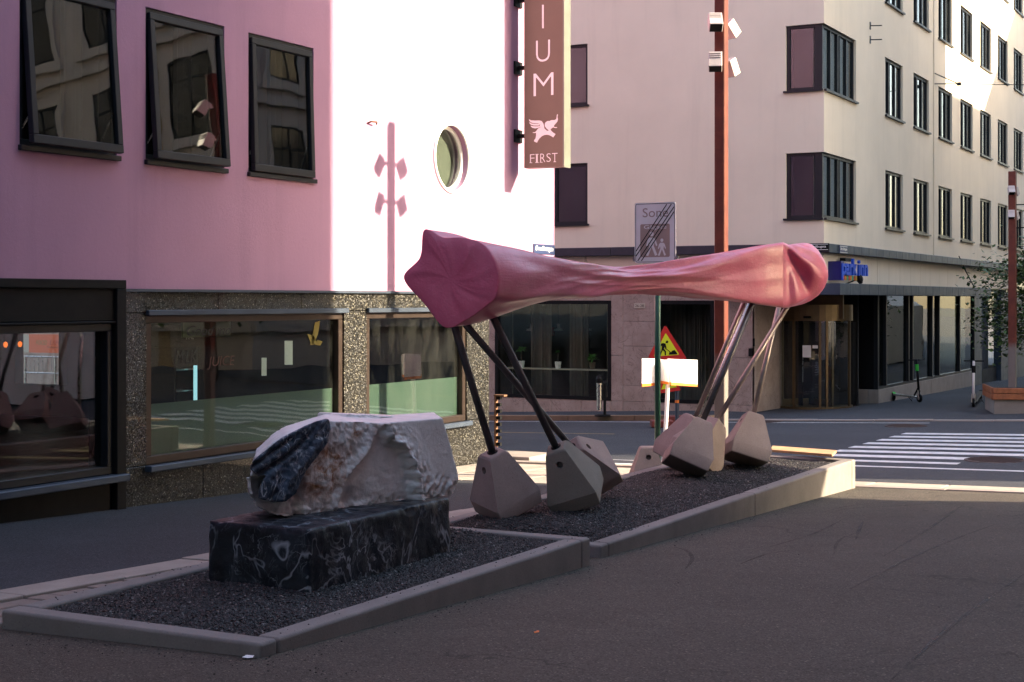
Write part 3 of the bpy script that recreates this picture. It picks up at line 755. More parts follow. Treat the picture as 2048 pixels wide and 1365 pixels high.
EORG = m_emit('warm_bulb', (1., .18, .02), .4)
for k, (px, py) in enumerate(((11, 691), (40, 690))):
    p = onX(px, py, -16.); b = thing('pendant_bulb', ['small orange glowing bulb at the far left inside the dark shop', 'small orange glowing bulb beside the food sign inside the dark shop'][k], 'lamp', (p.x, p.y, p.z))
    mb = MB(); mb.lathe([(.004, .05), (.028, .03), (.03, 0), (.015, -.03)], p, 12); mb.build('bulb', EORG, b, smooth=True)
    mb = MB(); mb.tube([p+Vector((0, 0, .05)), Vector((p.x, p.y, ZL-.04))], .006, 6); mb.build('cord', BLACK, b)
# food sign and barrier across the side street
YS = 34.6
a, b_ = onY(47, 705, YS), onY(137, 670, YS); fs_ = thing('food_sign', 'orange Food Express fascia sign seen through the dark shop window', 'sign', ((a.x+b_.x)/2, YS, a.z))
mb = MB(); mb.box(a.x-.2, b_.x+.8, YS, YS+.12, a.z, b_.z); mb.build('board', m_emit('orange_sign_face', (.5, .10, .035), .06), fs_)
wp = onY(58, 690, YS).x; mb = MB(); mb.box(a.x-.2, wp, YS-.004, YS-.001, a.z, b_.z); mb.build('white_end', m_emit('white_sign_face', (.35, .35, .3), .06), fs_)
for s_, px0, px1, pb, ptp, col in (('FOOD', 72, 94, 690, 681, (.02, .3, .05)), ('EXPRESS', 99, 136, 690, 681, (.4, .01, .02)), ('Dagligvare', 94, 117, 697, 693, (.02, .01, .01))):
    q0, q1, q2 = onY(px0, pb, YS-.006), onY(px1, pb, YS-.006), onY(px0, ptp, YS-.006)
    mb = MB(); text_on(mb, s_, q0, Vector((q1.x-q0.x, 0, 0)), Vector((0, 0, q2.z-q0.z)), .25 if s_ != 'Dagligvare' else 0); mb.build('sign_lettering', m_emit('ink_'+s_.lower(), tone(col, .6), .02), fs_)
mbp = MB(); mbp.box(a.x-.5, a.x-.3, YS+.05, YS+.2, gz(a.x, YS), b_.z); mbp.box(b_.x+.9, b_.x+1.1, YS+.05, YS+.2, gz(b_.x, YS), b_.z); mbp.build('post', ZINC, fs_)
q0, q1 = onY(45, 713, 31.), onY(137, 748, 31.)
fe = thing('site_barrier', 'grey steel site barrier seen through the dark shop window', 'barrier', ((q0.x+q1.x)/2, 31., gz(q0.x, 31)))
mb = MB(); mb.tube([(q0.x-1, 31, q0.z), (q1.x+1, 31, q0.z)], .025, 8); mb.tube([(q0.x-1, 31, q1.z), (q1.x+1, 31, q1.z)], .025, 8); mb.build('rail', BRUSH, fe)
for k in range(22):
    x = q0.x-1+k*.16; mb = MB(); mb.tube([(x, 31, q0.z), (x, 31, q1.z if k % 7 else gz(x, 31))], .03 if k % 7 == 0 else .008, 6); mb.build('bar', BRUSH, fe)
# hotel blade sign
YSG = 20.9
b0 = onY(1048, 337, YSG); sx0 = b0.x; sx1 = onY(1126, 337, YSG).x; sz0 = b0.z; sz1 = 8.2
hs = thing('hotel_blade_sign', 'tall bronze hotel blade sign with white letters and winged elephant on the pink wall', 'sign', ((sx0+sx1)/2, YSG+.1, sz0))
mb = MB(); mb.box(sx0, sx1, YSG, YSG+.2, sz0, sz1); mb.build('panel', TAN, hs, bevel=.004, seg=1)
mb = MB(); mb.box(sx1+.001, sx1+.025, YSG-.012, YSG+.212, sz0-.01, sz1); mb.build('edge_strip', mk('grey_green_edge', (.2, .21, .17), .4, .1, 4, 0, 0, .5), hs)
for py in (2, 137, 273):
    z = onY(1040, py, YSG+.1).z; mb = MB(); mb.box(XP-.0, sx0+.01, YSG+.07, YSG+.13, z-.03, z+.03); mb.box(XP, XP+.03, YSG-.02, YSG+.22, z-.1, z+.1); mb.build('bracket', BLACK, hs)
def sgn(px, py): return onY(px, py, YSG-.004)
mb = MB()
def ftext(s, px0, px1, pb, ptp, bold=0):
    q0, q1, q2 = sgn(px0, pb), sgn(px1, pb), sgn(px0, ptp); text_on(mb, s, q0, Vector((q1.x-q0.x, 0, 0)), Vector((0, 0, q2.z-q0.z)), 0, bold)
mb.prism([sgn(1084, 57), sgn(1087.5, 57), sgn(1087.5, 10), sgn(1084, 10)], (0, .002, 0)); mb.build('letter', SIGNW, hs)
mb = MB(); ftext('U', 1072, 1100, 125, 82, -.012); mb.build('letter', SIGNW, hs); mb = MB(); ftext('M', 1067, 1107, 193, 148, -.012); mb.build('letter', SIGNW, hs); mb = MB()
for s, a, b in (('F', 1060, 1069), ('I', 1072, 1075.5), ('R', 1080.5, 1090.5), ('S', 1093, 1101.5), ('T', 1104, 1115)): ftext(s, a, b, 326-(a-1060)*.05, 309-(a-1060)*.05, -.012)
for a, b, y in ((1059, 1064.5, 326), (1070.5, 1077, 325.5), (1070.5, 1077, 309), (1079.5, 1085, 325), (1107, 1112, 324)):   # serifs
    mb.prism([sgn(a, y+.6), sgn(b, y+.6), sgn(b, y-.6), sgn(a, y-.6)], (0, .002, 0))
mb.build('name_lettering', SIGNW, hs); mb = MB()
def el(pts): mb.prism([sgn(1040+x*.0916, 220+y*.0916) for x, y in pts], (0, .002, 0))
el([(815, 95), (830, 105), (818, 150), (828, 210), (815, 260), (780, 300), (745, 340), (735, 375), (700, 400), (665, 425), (680, 455), (720, 495), (775, 530), (725, 605), (690, 580), (640, 555), (590, 545), (540, 550), (480, 575), (420, 630), (390, 680), (370, 720), (305, 690), (310, 660), (335, 630), (350, 570), (350, 500), (320, 508), (280, 505), (278, 492), (320, 490), (350, 470), (370, 440), (410, 395), (450, 380), (520, 390), (545, 420), (590, 460), (630, 455), (570, 400), (545, 360), (540, 310), (560, 270), (600, 245), (640, 245), (690, 225), (750, 225), (790, 205), (800, 150), (803, 115)])
el([(190, 205), (240, 230), (330, 235), (420, 232), (470, 245), (505, 290), (520, 340), (530, 395), (450, 385), (430, 350), (440, 320), (400, 300), (300, 295), (230, 275), (205, 245)])
el([(200, 270), (240, 295), (310, 310), (420, 312), (432, 330), (400, 345), (300, 345), (235, 325), (210, 300)])
el([(230, 345), (290, 360), (380, 362), (440, 355), (435, 375), (390, 395), (330, 408), (270, 395), (240, 370)])
el([(720, 375), (745, 370), (775, 380), (808, 378), (808, 395), (770, 400), (735, 390)])
mb.build('winged_elephant', SIGNW, hs)
# street name sign on the pink wall
p0 = onX(1066, 508, XP); p1 = onX(1108, 508, XP)
sn = thing('street_sign', 'small blue enamel street sign Øvre Slottsgate at the pink wall corner', 'street sign', (XP, (p0.y+p1.y)/2, p0.z))
mb = MB(); mb.box(XP, XP+.015, p0.y, p1.y, p0.z, p0.z+.16); mb.build('plate', NAVY, sn, bevel=.004, seg=1)
mb = MB(); text_on(mb, 'Øvre Slottsgate', (XP+.017, p0.y+.06, p0.z+.035), (0, p1.y-p0.y-.12, 0), (0, 0, .1), 0, .01); mb.build('plate_lettering', SIGNW, sn)
# hook on the wall
p = onX(735, 247, XP); mb = MB(); mb.tube([p, p+Vector((.06, 0, .02)), p+Vector((.08, .1, .02)), p+Vector((.05, .14, 0))], .012, 8); mb.build('wall_hook', mk('rust_iron', (.12, .05, .02), .8), None, label='small rusty hook on the sunlit pink wall left of the round window', category='hook')
# notched steel edge and step at the corner
zt = 1.56-195/3050*22.9
nx_, ny_ = XP+.02, 20.32
np_ = thing('notched_post', 'narrow rusty steel strip with black notches at the granite corner', 'post', (nx_, ny_, gz(nx_, ny_)))
mb = MB(); mb.box(nx_-.04, nx_-.01, ny_-.03, ny_+.03, gz(nx_, ny_)-.02, zt); mb.box(nx_-.04, nx_+.14, ny_-.05, ny_+.05, zt, zt+.025); mb.build('strip', mk('rust_strip', (.2, .1, .05), .8, .3, 9), np_)
k = 0; z = gz(nx_, ny_)+.05
while z < zt-.05:
    mb = MB(); mb.box(nx_-.009, nx_+.06, ny_-.03, ny_+.03, z, z+.05); mb.build('notch_block', BLACK, np_); z += .1
mb = MB(); st0 = onG(1000, 938); mb.box(XP-1.2, XP+.62, 20.22, 21.0, gz(XP, 20.5)-.1, gz(XP, 20.5)+.12); mb.build('stone_step', KERBG, None, bevel=.02, label='pale stone entrance step at the pink building corner', category='step')

# ================================================================== CREAM BUILDING
YC, XC = 36.7, -10.9
cream = thing('cream_building', 'cream rendered corner hotel with dark windows across the street', 'building', (XC, YC, gz(XC, YC)))
TL = lambda a, b, z: (a, YC-b, z)      # left face, normal -Y
TR = lambda a, b, z: (XC+b, a, z)      # right face, normal +X
zb = 1.56
rows = [zb+2.02, zb+5.19, zb+8.36, zb+11.53]; wh = 1.62
ry = [42.62+3.32*k for k in range(14)]
LX = [-17.32-2.9*k for k in range(6)]
cw_l, cw_r = -11.87, 39.6
ZF = zb+1.36   # bottom of render above the dark band
hl = [(x-2.0 if k else x-1.9, x, r, r+wh) for r in rows for k, x in enumerate(LX)]+[(cw_l, XC, r, r+wh) for r in rows]
hr = [(y, y+2.0, r, r+wh) for r in rows for y in ry]+[(YC, cw_r, r, r+wh) for r in rows]
m = MB()
wall_holes(m, -45, XC, ZF, 17.5, hl, TL, .16, (XC,)); wall_holes(m, YC, 90, ZF, 17.5, hr, TR, .16, (YC,))
m.quad((-45, YC, 17.5), (XC, YC, 17.5), (XC, 90, 17.5), (-45, 90, 17.5))
m.build('render_wall', CREAM, cream)
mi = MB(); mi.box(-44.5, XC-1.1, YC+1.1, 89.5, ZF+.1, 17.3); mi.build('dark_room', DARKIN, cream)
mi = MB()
for r in rows: mi.box(-44.5, XC-.2, YC+.2, 89.5, r-.9, r-.85)
mi.build('floor_slab', DARKIN, cream)
def hotel_window(T, a0, a1, z0, z1, bars, curtain, corner=None):
    f = MB(); frame(f, T, a0+.004, a1-.004, z0+.004, z1-.004, .07, -.15, -.06)
    for (p, wd) in bars: tbox(f, T, a0+(a1-a0)*p-wd/2, a0+(a1-a0)*p+wd/2, -.15, -.055, z0+.07, z1-.07)
    w_ = f.build('window', METAL, cream)
    s_ = MB(); tbox(s_, T, a0-.05, a1+.05, -.05, .07, z0-.05, z0-.002); s_.build('sill', METAL, w_)
    p = MB(); tbox(p, T, a0+.06, a1-.06, -.11, -.1, z0+.06, z1-.06); p.build('pane', GLASSC, w_)
    if curtain:
        c = MB(); n = 36
        for k in range(n):
            if curtain == 'sides' and .28 < (k+.5)/n < .72: continue
            if curtain == 'half' and (k+.5)/n > .42: continue
            u0, u1 = a0+(a1-a0)*k/n, a0+(a1-a0)*(k+1)/n; q0, q1 = -.28+.012*sin(k*1.9), -.28+.012*sin((k+1)*1.9)
            c.quad(T(u0, q0, z0), T(u1, q1, z0), T(u1, q1, z1), T(u0, q0, z1))
        c.build('curtain', CURTW, w_)
    return w_
B4 = [(.3, .05), (.36, .03), (.66, .05)]
w0 = hotel_window(TR, ry[0], ry[0]+2.0, rows[0], rows[0]+wh, B4, 'full')
w1 = hotel_window(TR, ry[1], ry[1]+2.0, rows[0], rows[0]+wh, B4, 'sides'); w2 = hotel_window(TR, ry[2], ry[2]+2.0, rows[0], rows[0]+wh, B4, 'half'); w3 = hotel_window(TR, ry[3], ry[3]+2.0, rows[0], rows[0]+wh, B4, None)
for j, r in enumerate(rows):
    for i, y in enumerate(ry[:9]):
        if j == 0 and i < 4: continue
        k0 = (i*7+j*5+i*j) % 4; src = (w0, w1, w2, w3)[k0]
        copy_tree(src, cream, (0, y-ry[k0], r-rows[0]))
wl0 = hotel_window(TL, LX[0]-1.9, LX[0], rows[0], rows[0]+wh, [(.5, .05), (.1, .06)], None)
for j, r in enumerate(rows):
    for i, x in enumerate(LX[:3]):
        if i or j: copy_tree(wl0, cream, (x-LX[0], 0, r-rows[0]))
wc0 = hotel_window(TL, cw_l, XC-.06, rows[0], rows[0]+wh, [(.06, .07), (.9, .19)], None)
for r in rows[1:]: copy_tree(wc0, cream, (0, 0, r-rows[0]))
wr0 = hotel_window(TR, YC+.055, cw_r, rows[0], rows[0]+wh, [(.02, .1), (.25, .05), (.48, .06), (.54, .04), (.76, .06)], 'full')
for r in rows[1:]: copy_tree(wr0, cream, (0, 0, r-rows[0]))
# zinc bands, fascia panels, canopy
def panels(nm, T, a0, a1, step, b0, b1, z0, z1, mat, g=.012, bev=.006):
    n = max(1, round((a1-a0)/step)); L_ = (a1-a0)/n
    for k in range(n):
        mm = MB(); tbox(mm, T, a0+k*L_+g/2, a0+(k+1)*L_-g/2, b0, b1, z0, z1); mm.build(nm, mat, cream, bevel=bev, seg=1)
ZB = zb+1.16   # foot of dark band
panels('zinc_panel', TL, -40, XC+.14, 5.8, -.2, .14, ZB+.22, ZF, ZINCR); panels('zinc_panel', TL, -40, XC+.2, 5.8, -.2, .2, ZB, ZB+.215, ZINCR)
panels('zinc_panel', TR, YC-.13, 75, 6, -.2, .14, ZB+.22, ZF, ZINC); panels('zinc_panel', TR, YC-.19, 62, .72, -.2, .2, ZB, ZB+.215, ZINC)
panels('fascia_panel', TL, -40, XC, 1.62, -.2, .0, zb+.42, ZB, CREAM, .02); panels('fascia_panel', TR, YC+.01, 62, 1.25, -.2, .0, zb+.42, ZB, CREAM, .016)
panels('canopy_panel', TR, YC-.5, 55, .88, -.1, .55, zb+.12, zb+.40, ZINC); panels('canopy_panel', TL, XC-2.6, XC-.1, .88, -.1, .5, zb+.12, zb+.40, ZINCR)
mm = MB(); mm.box(-13.5, XC-.2, YC+.2, 62, zb+.3, zb+.41); mm.build('soffit', DARKIN, cream)
# left face ground floor
gfz = zb+.42
gw = [(onY(990, 700, YC).x, onY(1222, 700, YC).x), (onY(1312, 700, YC).x, onY(1428, 700, YC).x)]
gz0 = 1.56-203/3050*40.; gz1 = 1.56-2/3050*40
XE = onY(1509, 700, YC).x
def slab(nm, x0, x1, z0, z1, b0=-.05, b1=.0, ground_=False):
    mm = MB(); g = .004
    za, zb_ = (gz(x0, YC)-.1, gz(x1, YC)-.1) if ground_ else (z0, z0)
    T = TL
    mm.hexa([T(x0+g, b0, za+g), T(x1-g, b0, zb_+g), T(x1-g, b1, zb_+g), T(x0+g, b1, za+g), T(x0+g, b0, z1-g), T(x1-g, b0, z1-g), T(x1-g, b1, z1-g), T(x0+g, b1, z1-g)])
    mm.build(nm, PMARB, cream, bevel=.004, seg=1)
px_ = [gw[0][1], onY(1246, 700, YC).x, gw[1][0]]
for x0, x1 in ((px_[0], px_[1]), (px_[1], px_[2]), (gw[1][1], XE)):
    zs = [gz0]+([gz0+.42, gz0+1.45, gz0+2.1] if x0 == px_[1] else [gz0+1.2])+[gfz]
    for a, b in zip(zs[:-1], zs[1:]): slab('marble_slab', x0, x1, a, b)
    slab('marble_slab', x0, x1, 0, gz0, ground_=True)
for k in range(4): slab('marble_slab', gw[0][0]+(gw[0][1]-gw[0][0])*k/4, gw[0][0]+(gw[0][1]-gw[0][0])*(k+1)/4, 0, gz0, ground_=True)
slab('marble_slab', gw[1][0], gw[1][1], 0, gz0, ground_=True)
for k in range(6): slab('marble_slab', gw[0][0]-3*(k+1), gw[0][0]-3*k, 0, gfz, ground_=True)
for x0, x1 in gw: slab('marble_slab', x0, x1, gz1, gfz)
mm = MB(); mm.box(XE-.05, XE, YC+.0, YC+2.6, gz(XE, YC)-.2, gfz); mm.build('entrance_side_wall', PMARB, cream)
wa = []
for (x0, x1) in gw:
    f = MB(); frame(f, TL, x0+.004, x1-.004, gz0, gz1, .09, -.12, .01)
    w_ = f.build('shop_window', BLACK, cream); wa.append(w_)
    p = MB(); tbox(p, TL, x0+.08, x1-.08, -.08, -.07, gz0+.08, gz1-.08); p.build('pane', m_glass('cafe_glass', (.9, .95, .9), 1.6), w_)
    c = MB(); n = 150
    for k in range(n):
        u0, u1 = x0+(x1-x0)*k/n, x0+(x1-x0)*(k+1)/n
        if x0 == gw[0][0] and (.02 < (k % 50)/50 < .52): continue
        q = lambda i: -1.0+.05*sin(i*1.3)+.02*sin(i*3.1)
        c.quad(TL(u0, q(k), gz0-.1), TL(u1, q(k+1), gz0-.1), TL(u1, q(k+1), gz1), TL(u0, q(k), gz1))
    c.build('curtain', CURT, w_)
mm = MB(); mm.box(gw[0][0]-.5, XE, YC+3.6, YC+3.7, gz0-.6, gfz); mm.box(gw[0][0]-.5, XE, YC+.1, YC+3.6, gz0-.6, gz0-.5); mm.box(gw[0][0]-.5, XE, YC+.1, YC+3.6, gz1+.02, gz1+.06); mm.box(gw[0][0]-.6, gw[0][0]-.5, YC+.1, YC+3.7, gz0-.6, gfz); mm.box(XE-.06, XE-.051, YC+.1, YC+3.7, gz0-.6, gfz); mm.build('cafe_lining', mk('cafe_dark_wall', (.06, .048, .038), .9), cream)
for px0, py0, px1, py1, c in ((1010, 655, 1028, 672, (.05, .05, .07)), (1038, 655, 1052, 672, (.05, .05, .07)), (1083, 655, 1108, 672, (.3, .03, .02))):
    a, b = onY(px0, py1, YC+3.5), onY(px1, py0, YC+3.5); mm = MB(); mm.box(a.x, b.x, YC+3.5, YC+3.55, a.z, b.z); mm.build('wall_picture', mk('picture_print', c, .6), cream)
shz = onY(1100, 737, YC+.4).z
mm = MB(); mm.box(gw[0][0]+.1, gw[0][1]-.1, YC+.2, YC+.6, shz-.03, shz); mm.build('window_shelf', mk('pale_shelf', (.5, .46, .36), .6), cream)
def pot_plant(px, hpx, wpx, white, label, spiky):
    base = onY(px, 736, YC+.4); base.z = shz+.002; s = 40/3050
    r = thing('potted_plant', label, 'potted plant', base, 'potted plants on the cafe window shelf')
    ph = 14*s; pw = 7*s if px != 1157 else 5*s
    mb = MB(); mb.lathe([(pw*.75, 0), (pw, ph), (pw*.88, ph), (pw*.8, ph*.8)], base, 16); mb.build('pot', WHITE if white else mk('clay_pot', (.22, .15, .1), .8), r, smooth=False)
    V = []; Fc = []; top = base+Vector((0, 0, ph*.8+(hpx-14)*s*(.5 if spiky else .3)))
    for k in range(38):
        a = rng.uniform(0, 6.28); el_ = rng.uniform(.0, 1.2); ln = wpx*s*rng.uniform(.6, 1.); d = Vector((cos(a)*cos(el_), sin(a)*cos(el_), sin(el_)))
        sd_ = Vector((-sin(a), cos(a), 0))*.025; o = len(V)
        mid = top+d*ln*.55; tip = top+d*ln+Vector((0, 0, -.25*ln))
        V += [top, mid-sd_, tip, mid+sd_]; Fc.append([o, o+1, o+2, o+3])
    raw_mesh('leaves', [tuple(v) for v in V], Fc, LEAFP, r)
    mb = MB(); mb.tube([base+Vector((0, 0, ph*.8)), top], .02, 6); mb.build('stem', BARK, r)
pot_plant(1043, 62, 17, True, 'tall spiky plant in a white pot, left end of the window shelf', True)
pot_plant(1116, 58, 8, True, 'thin upright plant in a small white pot, middle of the window shelf', True)
pot_plant(1185, 38, 22, False, 'bushy bright green plant in a clay pot, right end of the window shelf', False)
for k, px in enumerate((1062, 1117, 1174)):
    p = onY(px, 662, YC+1.9); s = 41/3050
    r = thing('pendant_lamp', ['white pendant lamp behind the cafe window, above the tall plant', 'white pendant lamp behind the middle of the cafe window', 'white pendant lamp behind the cafe window near the marble pier'][k], 'lamp', p, 'pendant lamps in the cafe')
    mb = MB(); mb.lathe([(10*s, 0), (9*s, 4*s), (3*s, 5*s), (2.4*s, 13*s), (1*s, 15*s)], p, 18); mb.build('lamp_shade', WHITE, r, smooth=True)
    mb = MB(); mb.tube([p+Vector((0, 0, 15*s)), Vector((p.x, p.y, gz1+.02))], .012, 6); mb.build('cord', BLACK, r)
p = onY(1279, 612, YC-.02); mb = MB(); mb.box(p.x-.15, p.x+.15, YC-.02, YC-.001, p.z-.065, p.z+.065); np2 = thing('number_plate', 'small cream house number plate 26-28 on the marble pier', 'house number', p)
mb.build('plate', mk('cream_plate', (.5, .45, .35), .5), np2); mb = MB(); text_on(mb, '26-28', (p.x-.12, YC-.022, p.z-.035), (.24, 0, 0), (0, 0, .07)); mb.build('plate_lettering', BLACK, np2)
# entrance recess, revolving door, glass corner box
YD = YC+2.4
ent = MB(); ent.box(XE, XC-.2, YD+1.4, YD+1.5, -1.8, gfz); ent.box(XE, XE+.02, YD-.05, YD+1.4, -1.8, gfz); ent.build('entrance_back_wall', DARKIN, cream)
dc = onY(1612, 803, YD); rd = 1.06; dz0 = gz(dc.x, YD)+.03; dcx, dcy = dc.x, YD+.55
door = MB(); HD = 1.56-41/3050*41
door.lathe([(rd, 0), (rd, .07)], (dcx, dcy, dz0), 40)
for k in range(40):
    a0, a1 = 2*PI*k/40, 2*PI*(k+1)/40
    P = lambda a, r, z: (dcx+cos(a)*r, dcy+sin(a)*r, z)
    door.hexa([P(a0, rd-.06, HD), P(a1, rd-.06, HD), P(a1, rd, HD), P(a0, rd, HD), P(a0, rd-.06, HD+.42), P(a1, rd-.06, HD+.42), P(a1, rd, HD+.42), P(a0, rd, HD+.42)])
door.lathe([(rd-.06, 0), (rd-.06, .04)], (dcx, dcy, HD+.36), 40)
for deg in (-165, -100, -62, -52, -5):
    a = math.radians(deg); c = Vector((dcx+cos(a)*(rd-.03), dcy+sin(a)*(rd-.03), (dz0+HD)/2))
    door.obox(c, (cos(a)*.03, sin(a)*.03, 0), (-sin(a)*.03, cos(a)*.03, 0), (0, 0, (HD-dz0)/2))
for deg in (-130, -40, 50, 140):
    a = math.radians(deg); d = Vector((cos(a), sin(a), 0)); n = Vector((-sin(a), cos(a), 0))
    c = Vector((dcx, dcy, (dz0+HD)/2)); h = (HD-dz0)/2
    door.obox(c+d*(rd-.12), d*.03, n*.025, (0, 0, h)); door.obox(c+d*(rd/2)+Vector((0, 0, -h+.16)), d*(rd/2-.12), n*.02, (0, 0, .08))
rdo = door.build('revolving_door', BRASS, cream)
pd = MB()
for k in range(20):
    a0, a1 = math.radians(-165+k*8), math.radians(-165+(k+1)*8)
    pd.quad((dcx+cos(a0)*(rd-.03), dcy+sin(a0)*(rd-.03), dz0+.07), (dcx+cos(a1)*(rd-.03), dcy+sin(a1)*(rd-.03), dz0+.07), (dcx+cos(a1)*(rd-.03), dcy+sin(a1)*(rd-.03), HD), (dcx+cos(a0)*(rd-.03), dcy+sin(a0)*(rd-.03), HD))
pd.build('curved_pane', GLASSC, rdo)
dm = MB(); dm.lathe([(rd-.1, 0), (rd-.1, HD-dz0-.1)], (dcx, dcy+.9, dz0+.05), 24); dm.build('door_core', BLACK, rdo)
nb = MB(); q = onY(1606, 715, dcy-rd+.0); q1 = onY(1623, 691, dcy-rd); nb.box(q.x, q1.x, dcy-rd-.05, dcy-rd-.04, q.z, q1.z); q = onY(1626, 697, dcy-rd); q1 = onY(1637, 691, dcy-rd); nb.box(q.x, q1.x, dcy-rd-.05, dcy-rd-.04, q.z, q1.z); nb.build('paper_notice', WHITE, rdo)
nb = MB(); q = onY(1608, 634, dcy-rd); nb.box(q.x-.0, q.x+.2, dcy-rd-.06, dcy-rd-.01, q.z-.04, q.z+.02); nb.build('sensor', BLACK, rdo)
sdm = MB(); s0, s1 = XE+.03, dcx-rd*.93; frame(sdm, lambda a, b, z: (a, YD-b, z), s0, s1, dz0, HD+.0, .07, -.06, .03); tbox(sdm, lambda a, b, z: (a, YD-b, z), s0+.36, s0+.46, -.06, .03, dz0, HD)
sdo = sdm.build('side_door', BLACK, cream)
pd = MB(); pd.box(s0+.06, s1-.06, YD+.0, YD+.01, dz0+.06, HD-.06); pd.build('pane', GLASSC, sdo)
pd = MB(); pd.tube([(s0+.5, YD-.09, dz0+.7), (s0+.5, YD-.09, dz0+1.35)], .014, 8); pd.build('handle', BRUSH, sdo)
hd = MB(); hd.box(XE+.03, XC-.2, YD-.02, YD+.08, HD+.06, zb+.3); hd.build('bronze_header', BRASS, cream)
pad = onY(1502, 705, YC-.01); nb = MB(); nb.box(pad.x-.05, pad.x+.05, YC-.06, YC-.002, pad.z-.1, pad.z+.1); nb.box(pad.x+.06, pad.x+.1, YC-.05, YC-.002, pad.z+.15, pad.z+.35); nb.build('intercom', BLACK, cream)
# glass box along the right street
YG = 41.9; TG = TR
ZS = 1.56-180/3050*42.1
def plinth_seg(a0, a1):
    mm = MB(); g = .003
    mm.hexa([TG(a0, -.3, gz(XC, a0)-.1), TG(a1, -.3, gz(XC, a1)-.1), TG(a1, 0, gz(XC, a1)-.1), TG(a0, 0, gz(XC, a0)-.1), TG(a0, -.3, ZS), TG(a1, -.3, ZS), TG(a1, 0, ZS), TG(a0, 0, ZS)])
    mm.build('plinth', KERBG, cream, bevel=.01, seg=1)
plinth_seg(YG, 48.3); plinth_seg(48.31, 55)
mm = MB(); mm.box(XC-1.0, XC-.302, YG, YG+.3, gz(XC, YG)-.2, ZS); mm.build('plinth', KERBG, cream, bevel=.01, seg=1)
mm = MB(); mm.box(XC-1.15, XC-.05, YG+.02, YG+.28, ZS+.002, zb+.29); mm.build('dark_end_panel', BLACK, cream)
def yr(px): 
    v = ray(px, 600); return v.y*(XC/v.x)
mul = [1767, 1774, 1819, 1827, 1866, 1880, 1921, 1950]
gl = MB(); frame(gl, TG, YG+.001, yr(1951), ZS+.004, zb+.29, .07, -.14, -.02)
for px in mul[1:-1]: tbox(gl, TG, yr(px)-.06, yr(px)+.06, -.14, -.01, ZS+.07, zb+.22)
gb = gl.build('glass_front', METAL, cream)
for a, b in ((1774, 1819), (1827, 1866), (1880, 1921), (1921, 1950), (1767, 1774), (1819, 1827), (1866, 1880)):
    pd = MB(); tbox(pd, TG, yr(a)+.05, yr(b)-.05, -.1, -.09, ZS+.07, zb+.22); pd.build('pane', m_glass('front_glass', (.5, .55, .5), 2.0) if a == 1774 else bpy.data.materials['front_glass'], gb)
mm = MB(); mm.box(XC-3, XC-2.9, YG, 62, -2, zb+.29); mm.box(XC-3, XC-.2, YG+.3, 62, -2, ZS-.1); mm.build('lobby_lining', DARKIN, cream)
mm = MB(); mm.box(XC-.3, XC-.02, yr(1951), yr(1951)+1.2, gz(XC, 55)-.1, zb+.29); mm.box(XC-.6, XC-.5, yr(1951)+1.2, 60, gz(XC, 57)-.3, zb+.29); mm.box(XC-.3, XC-.02, 60, 90, gz(XC, 70)-.5, zb+.29); mm.build('dark_doorway', ZINC, cream)
# hotel name sign on the fascia corner
q0 = onX(1663, 560, XC); q1 = onX(1711, 560, XC)
hz = lambda py: onX(1672, py, XC+.2).z
hsn = thing('hotel_name_sign', 'bright blue hotel name sign with rainbow bars on the cream fascia corner', 'sign', (XC, (q0.y+q1.y)/2, hz(560)))
ya, yb = YC+.35, YC+2.75
mb = MB(); mb.box(XC+.002, XC+.33, ya, ya+.04, hz(561), hz(523)); mb.box(XC+.28, XC+.33, ya+.04, ya+.25, hz(561), hz(523)); mb.build('blue_box', BLUED, hsn)
mb = MB(); mb.box(XC+.002, XC+.1, ya+.3, yb-.3, hz(547), hz(526)); mb.box(XC+.1, XC+.24, ya+.7, yb-.9, hz(521), hz(515)); mb.build('rail', BLACK, hsn)
V, Fs = text_geo('park inn', 0, .022, .05)
mb = MB()
if 1:
    mb.add([(XC+.30+.06*v[2], ya+.02+v[0]*(yb-ya), hz(561)+(hz(516)-hz(561))*v[1]) for v in V], Fs)
mb.build('letters', BLUE, hsn)
for k, c in enumerate(((.6, .05, .04), (.7, .32, .03), (.05, .35, .2), (.55, .05, .05), (.7, .35, .05), (.05, .4, .3), (.6, .1, .04), (.7, .4, .05))):
    mb = MB(); mb.box(XC+.25, XC+.3, ya+.32+k*.16, ya+.44+k*.16, hz(560), hz(551)); mb.build('colour_bar', mk('bar_paint', c, .5), hsn)
q = onY(1636, 545, YC-.1); mb = MB(); mb.box(XC-.9, XC-.18, YC-.12, YC-.002, hz(562), hz(523)); mb.build('blue_panel', BLUE, hsn, bevel=.03)
mb = MB(); c = Vector((XC+.25, ya+1.7, hz(558))); mb.lathe([(.05, 0), (.13, .05), (.13, .12), (.05, .16)], c, 14, (1, 0, .2)); mb.tube([c, (XC, ya+1.5, hz(568))], .02, 6); mb.build('flood_lamp', BLACK, hsn)
